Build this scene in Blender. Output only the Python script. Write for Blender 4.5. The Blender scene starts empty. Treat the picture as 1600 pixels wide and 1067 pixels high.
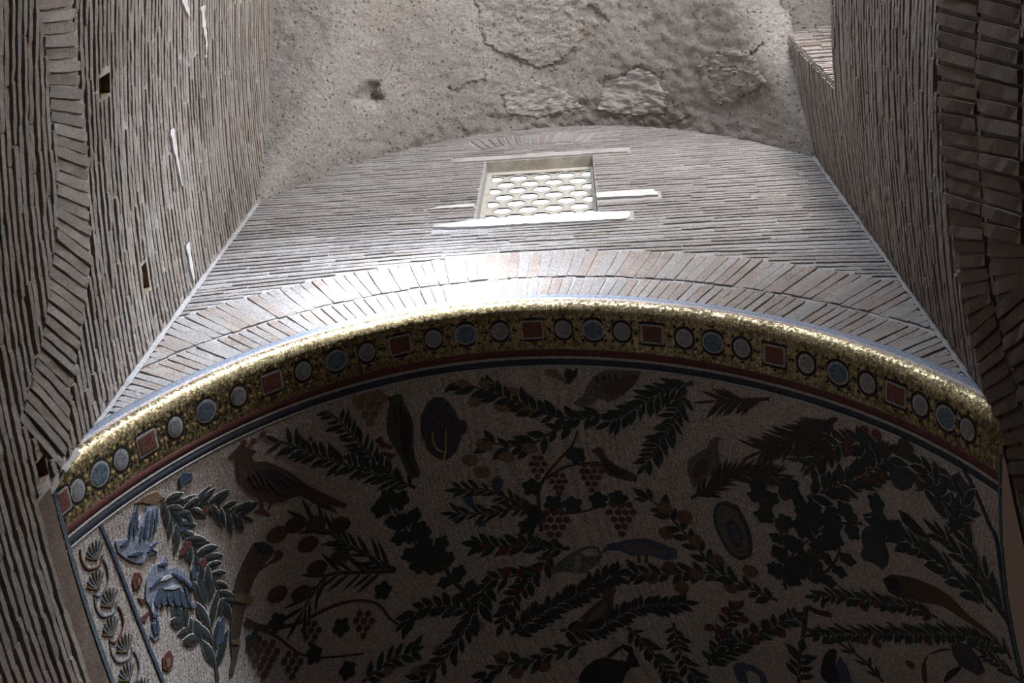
import bpy, bmesh, math, random
from mathutils import Vector, Matrix
from mathutils.geometry import tessellate_polygon
sc = bpy.context.scene
C = sc.collection
rng = random.Random(7)
PI = math.pi

# ------------------------------------------------------------------ camera, world, lights, exposure
EYE = 1.6                      # the visitor's eye height; the scene is measured from the eye, the floor is EYE below
cam_d = bpy.data.cameras.new('camera')
cam_d.sensor_width = 36.0
cam_d.lens = 2050 * 36.0 / 1600
cam_d.clip_start, cam_d.clip_end = 0.05, 200
cam_o = bpy.data.objects.new('camera', cam_d)
C.objects.link(cam_o)
cam_o.matrix_world = Matrix((
    (0.9967506460553105, 0.05633458427139478, 0.057572252025522616, 0),
    (0.07413801958662926, -0.921062311143462, -0.3822927844503958, 0),
    (0.03149132642639475, 0.3853188726315301, -0.9222459882015607, 0),
    (0, 0, 0, 1)))
sc.camera = cam_o

world = bpy.data.worlds.new('daylight')
sc.world = world
world.use_nodes = True
bg = world.node_tree.nodes['Background']
bg.inputs['Color'].default_value = (1.0, 0.68, 0.50, 1)
bg.inputs['Strength'].default_value = 0.037

def lamp(name, kind, loc, target, power, colour, **kw):
    d = bpy.data.lights.new(name, kind)
    d.energy = power
    d.color = colour
    for k, v in kw.items():
        setattr(d, k, v)
    o = bpy.data.objects.new(name, d)
    C.objects.link(o)
    o.location = loc
    o.rotation_euler = (Vector(target) - Vector(loc)).to_track_quat('-Z', 'Y').to_euler()
    return o

# daylight of the window in the opposite wall (its twin of the window in view), and of the opening in the right wall
lamp('opposite_window_daylight', 'AREA', (0.5, -5.3, 11.5), (-0.5, 3.2, 8.6), 600, (0.76, 0.86, 1.0),
     shape='RECTANGLE', size=0.95, size_y=1.7)
lamp('opposite_window_sunbeam', 'SPOT', (0.5, -5.25, 11.5), (-1.2, 3.2, 8.66), 15000, (0.92, 0.96, 1.0),
     spot_size=math.radians(13), spot_blend=1.0, shadow_soft_size=0.25)
lamp('opposite_window_glow', 'SPOT', (0.5, -5.25, 11.5), (-1.5, 3.2, 8.4), 9800, (0.78, 0.87, 1.0),
     spot_size=math.radians(30), spot_blend=1.0, shadow_soft_size=0.3)
lamp('side_opening_daylight', 'AREA', (2.2, -0.9, 11.3), (-2.9, 1.7, 9.2), 450, (1.0, 0.96, 0.92),
     shape='RECTANGLE', size=1.6, size_y=1.6)

sc.view_settings.view_transform = 'Standard'
sc.view_settings.look = 'None'
sc.view_settings.gamma = 1.0
sc.view_settings.use_curve_mapping = False
sc.view_settings.exposure = 0.0

# ------------------------------------------------------------------ materials
def nt(name):
    m = bpy.data.materials.new(name)
    m.use_nodes = True
    t = m.node_tree
    return m, t, t.nodes['Principled BSDF']

def N(t, typ, **kw):
    n = t.nodes.new(typ)
    for k, v in kw.items():
        setattr(n, k, v)
    return n

def math_n(t, op, a, b=None):
    n = N(t, 'ShaderNodeMath', operation=op)
    for i, v in ((0, a), (1, b)):
        if v is None:
            continue
        if isinstance(v, (int, float)):
            n.inputs[i].default_value = v
        else:
            t.links.new(v, n.inputs[i])
    return n.outputs[0]

def mix_rgb(t, fac, a, b, mode='MIX'):
    n = N(t, 'ShaderNodeMix', data_type='RGBA', blend_type=mode)
    for sock, v in ((n.inputs[0], fac), (n.inputs[6], a), (n.inputs[7], b)):
        if isinstance(v, (int, float)):
            sock.default_value = v
        elif isinstance(v, tuple):
            sock.default_value = (*v, 1)
        else:
            t.links.new(v, sock)
    return n.outputs[2]

def ramp(t, fac, stops):
    n = N(t, 'ShaderNodeValToRGB')
    e = n.color_ramp.elements
    while len(e) < len(stops):
        e.new(0.5)
    for el, (p, c) in zip(e, stops):
        el.position = p
        el.color = (*c, 1) if len(c) == 3 else c
    t.links.new(fac, n.inputs[0])
    return n.outputs[0]

def noise(t, scale, detail=4, rough=0.6, vec=None, out='Fac'):
    n = N(t, 'ShaderNodeTexNoise')
    n.inputs['Scale'].default_value = scale
    n.inputs['Detail'].default_value = detail
    n.inputs['Roughness'].default_value = rough
    t.links.new(vec if vec is not None else N(t, 'ShaderNodeNewGeometry').outputs['Position'], n.inputs['Vector'])
    return n.outputs[out]

def bump(t, bsdf, h, strength, dist):
    b = N(t, 'ShaderNodeBump')
    b.inputs['Strength'].default_value = strength
    b.inputs['Distance'].default_value = dist
    t.links.new(h, b.inputs['Height'])
    t.links.new(b.outputs[0], bsdf.inputs['Normal'])

def brick_mat(name, cols, smear, amount):
    """fired brick: a colour per brick, greyed by smears of lime mortar"""
    m, t, b = nt(name)
    g = N(t, 'ShaderNodeNewGeometry')
    oi = N(t, 'ShaderNodeObjectInfo')
    r = math_n(t, 'FRACT', math_n(t, 'ADD', g.outputs['Random Per Island'], oi.outputs['Random']))
    k = len(cols)
    n = N(t, 'ShaderNodeValToRGB')
    n.color_ramp.interpolation = 'CONSTANT'
    e = n.color_ramp.elements
    while len(e) < k:
        e.new(0.5)
    for i, c in enumerate(cols):
        e[i].position = i / k
        e[i].color = (*c, 1)
    t.links.new(r, n.inputs[0])
    col = n.outputs[0]
    f = ramp(t, noise(t, 9, 8, 0.7), [(0.5 - amount * .5, (1, 1, 1)), (0.86 - amount * .5, (0, 0, 0))])
    col = mix_rgb(t, f, col, smear)
    col = mix_rgb(t, 0.75, col, ramp(t, noise(t, 60, 8, 0.8), [(0.34, (.45, .44, .43)), (0.62, (1.25, 1.25, 1.25))]), 'MULTIPLY')
    col = mix_rgb(t, 0.6, col, ramp(t, noise(t, 170, 3, 0.7), [(0.36, (.45, .45, .45)), (0.6, (1.3, 1.3, 1.3))]), 'MULTIPLY')
    col = mix_rgb(t, 0.6, col, ramp(t, noise(t, 1.1, 5, 0.6), [(0.35, (.72, .70, .68)), (0.65, (1.1, 1.1, 1.1))]), 'MULTIPLY')
    t.links.new(col, b.inputs['Base Color'])
    b.inputs['Roughness'].default_value = 0.92
    b.inputs['Specular IOR Level'].default_value = 0.15
    bump(t, b, noise(t, 50, 8, 0.8), 1.0, 0.03)
    return m

def plain_mat(name, a, bcol, scale=3, bscale=60, bstr=0.7, bdist=0.02, rough=0.95):
    m, t, b = nt(name)
    col = ramp(t, noise(t, scale, 8, 0.65), [(0.36, a), (0.64, bcol)])
    col = mix_rgb(t, 0.5, col, ramp(t, noise(t, 60, 8, 0.8), [(0.34, (.5, .5, .5)), (0.62, (1.2, 1.2, 1.2))]), 'MULTIPLY')
    t.links.new(col, b.inputs['Base Color'])
    b.inputs['Roughness'].default_value = rough
    b.inputs['Specular IOR Level'].default_value = 0.15
    bump(t, b, noise(t, bscale, 6, 0.75), bstr, bdist)
    return m

def ceiling_mat():
    m, t, b = nt('old_lime_cement')
    big = noise(t, 0.85, 6, 0.62)
    col = ramp(t, big, [(0.3, (.28, .248, .22)), (0.48, (.405, .37, .335)), (0.68, (.50, .465, .43))])
    warm = ramp(t, noise(t, 1.9, 5, 0.6), [(0.52, (0, 0, 0)), (0.72, (1, 1, 1))])
    col = mix_rgb(t, math_n(t, 'MULTIPLY', warm, 0.45), col, (.42, .32, .26))
    # small pits of the hacked render
    vo = N(t, 'ShaderNodeTexVoronoi', feature='F1')
    vo.inputs['Scale'].default_value = 17
    vo.inputs['Randomness'].default_value = 1
    t.links.new(mix_rgb(t, 0.12, N(t, 'ShaderNodeNewGeometry').outputs['Position'], noise(t, 6, 3, 0.5, out='Color')), vo.inputs['Vector'])
    pit = ramp(t, vo.outputs['Distance'], [(0.08, (0, 0, 0)), (0.25, (1, 1, 1))])
    col = mix_rgb(t, 0.5, col, pit, 'MULTIPLY')
    col = mix_rgb(t, 0.6, col, ramp(t, noise(t, 30, 9, 0.85), [(0.38, (.4, .39, .38)), (0.58, (1.2, 1.2, 1.2))]), 'MULTIPLY')
    t.links.new(col, b.inputs['Base Color'])
    b.inputs['Roughness'].default_value = 0.95
    b.inputs['Specular IOR Level'].default_value = 0.1
    h = math_n(t, 'ADD', math_n(t, 'MULTIPLY', noise(t, 24, 8, 0.72), 1.0), math_n(t, 'MULTIPLY', pit, 0.35))
    bump(t, b, h, 1.0, 0.05)
    return m

def tessera_mat(name, col, col2=None, scale=85, grout=0.55, var=0.35, metal=0.0, rough=0.75, tilt=0.0, bstr=0.5):
    """mosaic: small cubes of stone or glass in two near tones with dark joints"""
    m, t, b = nt(name)
    pos = N(t, 'ShaderNodeNewGeometry').outputs['Position']
    vo = N(t, 'ShaderNodeTexVoronoi', feature='F1')
    vo.inputs['Scale'].default_value = scale
    vo.inputs['Randomness'].default_value = 0.55
    t.links.new(pos, vo.inputs['Vector'])
    ed = N(t, 'ShaderNodeTexVoronoi', feature='DISTANCE_TO_EDGE')
    ed.inputs['Scale'].default_value = scale
    ed.inputs['Randomness'].default_value = 0.55
    t.links.new(pos, ed.inputs['Vector'])
    sep = N(t, 'ShaderNodeSeparateColor')
    t.links.new(vo.outputs['Color'], sep.inputs[0])
    f = math_n(t, 'ADD', math_n(t, 'MULTIPLY', sep.outputs[0], 0.5), math_n(t, 'MULTIPLY', noise(t, 5, 3, 0.6), 0.55))
    c2 = col2 if col2 else tuple(x * 0.6 for x in col)
    c = ramp(t, f, [(0.3, c2), (0.7, col)])
    c = mix_rgb(t, var, c, ramp(t, sep.outputs[1], [(0.0, (.45, .45, .45)), (1.0, (1.25, 1.25, 1.25))]), 'MULTIPLY')
    gr = ramp(t, ed.outputs['Distance'], [(0.03, (grout, grout, grout)), (0.12, (1, 1, 1))])
    c = mix_rgb(t, 1.0, c, gr, 'MULTIPLY')
    t.links.new(c, b.inputs['Base Color'])
    b.inputs['Metallic'].default_value = metal
    b.inputs['Roughness'].default_value = rough
    b.inputs['Specular IOR Level'].default_value = 0.25
    if tilt:
        geo = N(t, 'ShaderNodeNewGeometry')
        sub = N(t, 'ShaderNodeVectorMath', operation='SUBTRACT')
        t.links.new(vo.outputs['Color'], sub.inputs[0])
        sub.inputs[1].default_value = (.5, .5, .5)
        scl = N(t, 'ShaderNodeVectorMath', operation='SCALE')
        t.links.new(sub.outputs[0], scl.inputs[0])
        scl.inputs['Scale'].default_value = tilt
        add = N(t, 'ShaderNodeVectorMath', operation='ADD')
        t.links.new(geo.outputs['Normal'], add.inputs[0])
        t.links.new(scl.outputs[0], add.inputs[1])
        nrm = N(t, 'ShaderNodeVectorMath', operation='NORMALIZE')
        t.links.new(add.outputs[0], nrm.inputs[0])
        t.links.new(nrm.outputs[0], b.inputs['Normal'])
    else:
        bump(t, b, gr, bstr, 0.006)
    return m

def simple_mat(name, col, rough=0.6, metal=0.0, emit=None):
    m, t, b = nt(name)
    v = ramp(t, noise(t, 14, 4, 0.6), [(0.3, tuple(x * 0.8 for x in col)), (0.7, col)])
    t.links.new(v, b.inputs['Base Color'])
    b.inputs['Roughness'].default_value = rough
    b.inputs['Metallic'].default_value = metal
    if emit:
        t.links.new(v, b.inputs['Emission Color'])
        b.inputs['Emission Strength'].default_value = emit
    return m

BRICK_L = brick_mat('tan_brick', [(.42, .355, .305), (.45, .385, .335), (.39, .335, .295), (.48, .42, .37), (.43, .35, .295), (.40, .36, .325), (.51, .46, .42), (.44, .40, .365)], (.50, .465, .44), 0.7)
BRICK_R = brick_mat('brown_brick', [(.49, .40, .36), (.54, .46, .41), (.45, .37, .33), (.56, .50, .47), (.50, .40, .33)], (.56, .52, .51), 0.5)
BRICK_F = brick_mat('limewashed_brick', [(.44, .39, .36), (.49, .45, .43), (.42, .385, .37), (.51, .48, .465), (.46, .41, .38)], (.50, .485, .485), 0.6)
BRICK_V = brick_mat('pink_arch_brick', [(.47, .385, .345), (.51, .465, .44), (.45, .37, .33), (.53, .49, .475), (.49, .41, .36), (.48, .445, .43)], (.52, .50, .49), 0.58)
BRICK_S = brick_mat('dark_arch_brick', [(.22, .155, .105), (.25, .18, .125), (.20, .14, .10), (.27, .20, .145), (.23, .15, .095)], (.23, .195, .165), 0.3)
MORTAR_L = plain_mat('grey_mortar', (.40, .365, .335), (.50, .465, .44), 4, 45, 0.9, 0.03)
MORTAR_R = plain_mat('brown_mortar', (.22, .19, .17), (.30, .265, .245), 4, 45, 0.9, 0.03)
MORTAR_F = plain_mat('white_mortar', (.42, .40, .395), (.50, .485, .48), 4, 45, 0.9, 0.03)
LIME = plain_mat('white_lime', (.66, .66, .67), (.78, .78, .79), 5, 50, 0.5, 0.015)
STREAK = plain_mat('thin_lime', (.48, .46, .45), (.60, .58, .57), 9, 50, 0.5, 0.015)
LINTEL = plain_mat('stained_lime', (.34, .30, .25), (.52, .48, .42), 6, 40, 0.6, 0.02)
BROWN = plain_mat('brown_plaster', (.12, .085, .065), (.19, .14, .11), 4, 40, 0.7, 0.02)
HOLE = plain_mat('clay_hole', (.16, .11, .07), (.26, .18, .11), 9, 40, 0.6, 0.02)
CEMENT = ceiling_mat()
PATCH = plain_mat('smooth_cement_patch', (.37, .345, .325), (.50, .47, .44), 3.2, 24, 0.8, 0.03)
SCREEN = plain_mat('pale_screen_stone', (.37, .345, .295), (.45, .42, .37), 7, 45, 0.3, 0.01)
PANE = simple_mat('daylit_pane', (.95, .97, 1.0), 0.4, emit=1.05)
FLOOR = plain_mat('stone_floor', (.28, .24, .21), (.36, .31, .27), 2)
FIELD = tessera_mat('cream_tesserae', (.74, .66, .60), (.60, .515, .455), grout=0.35, var=0.55, bstr=1.0)
M = {
    'leaf': tessera_mat('dark_green_tesserae', (.052, .064, .058), (.028, .036, .042), grout=.8),
    'darkleaf': tessera_mat('black_green_tesserae', (.05, .05, .05), (.03, .035, .04), grout=.8),
    'needle': tessera_mat('pine_tesserae', (.085, .065, .05), (.05, .045, .045), grout=.8),
    'stem': tessera_mat('brown_stem_tesserae', (.08, .065, .055), (.05, .05, .05), grout=.8),
    'vine': tessera_mat('vine_stem_tesserae', (.105, .07, .055), (.065, .045, .04), grout=.8),
    'red': tessera_mat('red_tesserae', (.19, .065, .05), (.10, .04, .035), grout=.8),
    'fruit': tessera_mat('ochre_tesserae', (.28, .185, .11), (.17, .105, .06), grout=.8),
    'apple': tessera_mat('russet_tesserae', (.22, .12, .075), (.13, .07, .05), grout=.8),
    'fig': tessera_mat('fig_tesserae', (.10, .07, .065), (.06, .05, .05), grout=.8),
    'grape': tessera_mat('wine_tesserae', (.15, .065, .06), (.09, .05, .05), grout=.8),
    'cone': tessera_mat('umber_tesserae', (.13, .085, .06), (.05, .04, .035), grout=.7, scale=60),
    'birdbrown': tessera_mat('bird_brown_tesserae', (.12, .08, .065), (.075, .055, .05), grout=.8),
    'birddark': tessera_mat('bird_dark_tesserae', (.055, .05, .05), (.03, .03, .035), grout=.8),
    'birdgreen': tessera_mat('bird_green_tesserae', (.10, .10, .06), (.05, .06, .05), grout=.8),
    'birdgrey': tessera_mat('bird_grey_tesserae', (.17, .155, .14), (.10, .09, .085), grout=.8),
    'birdblue': tessera_mat('slate_blue_tesserae', (.10, .13, .19), (.055, .075, .12), grout=.8),
    'doveblue': tessera_mat('pale_blue_tesserae', (.36, .39, .46), (.16, .20, .29), grout=.8),
    'dovewhite': tessera_mat('white_feather_tesserae', (.66, .66, .67), (.5, .5, .53), grout=.8),
    'bronze': tessera_mat('bronze_tesserae', (.085, .08, .085), (.05, .055, .065), grout=.8),
    'bronzegold': tessera_mat('dull_gold_tesserae', (.24, .16, .07), (.12, .085, .05), grout=.8),
    'horn': tessera_mat('horn_tesserae', (.13, .085, .055), (.055, .05, .05), grout=.8),
    'silver': tessera_mat('silver_tesserae', (.19, .185, .18), (.08, .085, .09), grout=.8),
    'silverlight': tessera_mat('pale_silver_tesserae', (.34, .31, .29), (.17, .16, .15), grout=.8),
    'slate': tessera_mat('slate_grey_tesserae', (.20, .22, .25), (.13, .15, .18), grout=.8),
    'gold': tessera_mat('gold_line_tesserae', (.75, .5, .2), (.5, .32, .12), grout=.6),
}
GOLD = tessera_mat('gold_glass_tesserae', (.58, .47, .26), (.21, .15, .07), scale=62, grout=.3, var=.6, metal=.45, rough=.38, tilt=.24)
REDBAND = tessera_mat('crimson_band_tesserae', (.17, .055, .05), (.11, .04, .04), grout=.7)
BLUEBAND = tessera_mat('navy_band_tesserae', (.055, .06, .085), (.03, .035, .05), grout=.8)
SKYBAND = tessera_mat('slate_band_tesserae', (.23, .25, .30), (.15, .17, .22), grout=.7)
WHITELINE = tessera_mat('white_line_tesserae', (.50, .47, .45), (.36, .34, .33), grout=.7)
PINKLINE = tessera_mat('pink_line_tesserae', (.52, .40, .38), (.40, .28, .27), grout=.7)
GEMDARK = tessera_mat('black_setting_tesserae', (.03, .03, .03), (.02, .02, .02), grout=.8)
GEMWHITE = tessera_mat('grey_gem_tesserae', (.36, .36, .37), (.22, .225, .245), grout=.7)
GEMBLUE = tessera_mat('blue_gem_tesserae', (.17, .24, .29), (.09, .13, .18), grout=.7)
GEMRED = tessera_mat('red_gem_tesserae', (.24, .10, .065), (.14, .055, .045), grout=.7)
TEAL = tessera_mat('teal_line_tesserae', (.15, .19, .21), (.09, .12, .14), grout=.7)

# ------------------------------------------------------------------ mesh helpers
class MB:
    def __init__(s):
        s.v, s.f, s.m = [], [], []
    def add(s, verts, faces, mat=0):
        o = len(s.v)
        s.v.extend(verts)
        s.f.extend(tuple(i + o for i in f) for f in faces)
        s.m.extend([mat] * len(faces))
    def build(s, name, mats, parent=None, smooth=False):
        me = bpy.data.meshes.new(name)
        me.from_pydata(s.v, [], s.f)
        for m in (mats if isinstance(mats, (list, tuple)) else [mats]):
            me.materials.append(m)
        me.polygons.foreach_set('material_index', s.m)
        if smooth:
            me.polygons.foreach_set('use_smooth', [True] * len(s.f))
        o = bpy.data.objects.new(name, me)
        C.objects.link(o)
        if parent is not None:
            o.parent = parent
        return o

def tag(o, label=None, cat=None, kind=None, group=None):
    if label: o['label'] = label
    if cat: o['category'] = cat
    if kind: o['kind'] = kind
    if group: o['group'] = group
    return o

def inst(name, me, mat4, parent):
    o = bpy.data.objects.new(name, me)
    C.objects.link(o)
    o.parent = parent
    o.matrix_basis = mat4
    return o

def raise_mesh(name, v, f, mat):
    me = bpy.data.meshes.new(name)
    me.from_pydata(v, [], f)
    me.materials.append(mat)
    return me

def unit_brick(r, n=5, ragx=.014, ragy=.055, ragz=.16, corner=.05):
    """worn brick 1 x 1 x 1: front at z = 0, back at z = -1, chipped edges"""
    v, f = [], []
    for k in range(n + 1):
        x = -.5 + k / n
        ex = r.uniform(-ragx, ragx) if k in (0, n) else r.uniform(-.06, .06)
        for sy in (-1, 1):
            c = corner if k in (0, n) else 0
            y = sy * (.5 - r.uniform(0, ragy) - c)
            v.append((x + ex, y * .95, -r.uniform(0, ragz) - (corner if k in (0, n) else 0)))
    for k in range(n + 1):
        for sy in (-1, 1):
            v.append((v[2 * k + (sy > 0)][0], sy * .5, -1.0))
    b = 2 * (n + 1)
    for k in range(n):
        a = 2 * k
        f.append((a, a + 2, a + 3, a + 1))
        f.append((a, b + a, b + a + 2, a + 2))
        f.append((a + 1, a + 3, b + a + 3, b + a + 1))
    f.append((0, 1, b + 1, b))
    f.append((2 * n, b + 2 * n, b + 2 * n + 1, 2 * n + 1))
    return v, f

UNITS = [unit_brick(random.Random(100 + i)) for i in range(10)]
LONG_UNITS = [unit_brick(random.Random(300 + i), n=5, ragx=.02, ragy=.10, ragz=.12) for i in range(10)]
def brick_meshes(mat, tagname, units=UNITS):
    return [raise_mesh(tagname, v, f, mat) for v, f in units]

def frame(P, T, U, Nn, L, h, d, prot):
    """matrix of a brick of length L along T, height h along U, depth d, its face prot in front of the wall"""
    o = P + Nn * prot
    return Matrix(((T.x * L, U.x * h, Nn.x * d, o.x), (T.y * L, U.y * h, Nn.y * d, o.y), (T.z * L, U.z * h, Nn.z * d, o.z), (0, 0, 0, 1)))

def add_unit(mb, mat4, unit, mi=0):
    mb.add([tuple(mat4 @ Vector(p)) for p in unit[0]], unit[1], mi)

def box(mb, x0, x1, y0, y1, z0, z1, mi=0):
    v = [(x, y, z) for x in (x0, x1) for y in (y0, y1) for z in (z0, z1)]
    mb.add(v, [(0, 1, 3, 2), (4, 6, 7, 5), (0, 4, 5, 1), (2, 3, 7, 6), (0, 2, 6, 4), (1, 5, 7, 3)], mi)

def in_poly(x, y, P):
    c = False
    j = len(P) - 1
    for i in range(len(P)):
        if (P[i][1] > y) != (P[j][1] > y) and x < (P[j][0] - P[i][0]) * (y - P[i][1]) / (P[j][1] - P[i][1]) + P[i][0]:
            c = not c
        j = i
    return c

def catmull(P, n):
    out = []
    for i in range(len(P) - 1):
        p0, p1, p2, p3 = P[max(i - 1, 0)], P[i], P[i + 1], P[min(i + 2, len(P) - 1)]
        for k in range(n):
            t = k / n
            out.append(tuple(0.5 * (2 * b + (c - a) * t + (2 * a - 5 * b + 4 * c - d) * t * t + (3 * b - a - 3 * c + d) * t ** 3)
                             for a, b, c, d in zip(p0, p1, p2, p3)))
    out.append(tuple(P[-1]))
    return out

# ------------------------------------------------------------------ the shape of the place
D = 3.2                        # front wall
XC = 8.1                       # centre of the round building, from which the passage bends
XL, XR = -2.89, 2.14
def left_x(y): return XC - math.sqrt(10.99 ** 2 - (max(y, .3) - D) ** 2)
def right_x(y): return 2.14 + .2 * (max(y, .3) - D) + .05 * (max(y, .3) - D) ** 2
def left_frame(y, z):
    T = Vector(((y - D) / (XC - left_x(y)), 1, 0)).normalized()
    return Vector((left_x(y), y, z)), T, Vector((0, 0, 1)), Vector((T.y, -T.x, 0))
def right_frame(y, z):
    T = Vector((.2 + .1 * (y - D), 1, 0)).normalized()
    return Vector((right_x(y), y, z)), T, Vector((0, 0, 1)), Vector((-T.y, T.x, 0))
def front_frame(x, z):
    return Vector((x, D, z)), Vector((1, 0, 0)), Vector((0, 0, 1)), Vector((0, -1, 0))
# soffit profile of the mosaic vault
CX, CZ, EA, EB = -.38, 5.0, 2.7, 3.3
PC = (-0.0086, -0.1648, -0.0395, 0.1694, 0.0656)
def prof(x):
    u = (x - CX) / 2.5
    return CZ + EB * math.sqrt(max(0, 1 - ((x - CX) / EA) ** 2)) + sum(c * u ** i for i, c in enumerate(PC))
VX0, VX1 = -2.93, 2.14
_t0, _t1 = math.asin((VX0 - CX) / EA), math.asin((VX1 - CX) / EA)
PX = [CX + EA * math.sin(_t0 + (_t1 - _t0) * i / 800) for i in range(801)]
PZ = [prof(x) for x in PX]
PS = [0.0]
for i in range(800):
    PS.append(PS[-1] + math.hypot(PX[i + 1] - PX[i], PZ[i + 1] - PZ[i]))
SMAX = PS[-1]
import bisect
def prof_at(s):
    """point and inward normal (x, z) of the soffit profile at arc length s"""
    s = min(max(s, 0), SMAX)
    i = min(max(bisect.bisect(PS, s) - 1, 0), 799)
    k = (s - PS[i]) / (PS[i + 1] - PS[i])
    x = PX[i] + (PX[i + 1] - PX[i]) * k
    z = PZ[i] + (PZ[i + 1] - PZ[i]) * k
    a, b = max(i - 6, 0), min(i + 7, 800)
    tx, tz = PX[b] - PX[a], PZ[b] - PZ[a]
    l = math.hypot(tx, tz)
    return x, z, tz / l, -tx / l
def vault(s, ph, off=0.0):
    """point of the mosaic vault: s across it, ph the angle along the bend, off towards the room"""
    x, z, nx, nz = prof_at(s)
    x += nx * off
    z += nz * off
    r = XC - x
    return Vector((XC - r * math.cos(ph), D + r * math.sin(ph), z))
def vault_r(s): return XC - prof_at(s)[0]
# cement vault
def ceil_z(x, y):
    zA = 8 + 5.45 * math.sqrt(max(0, 1 - ((x + .28) / 3.22) ** 2))
    zB = 10.56 + 2.33 * math.sqrt(max(0, 1 - (max(y, 0) / 3.3) ** 2))
    h = .25
    k = max(0, h - abs(zA - zB)) / h
    return max(zA, zB) + k * k * h * .25

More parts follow.
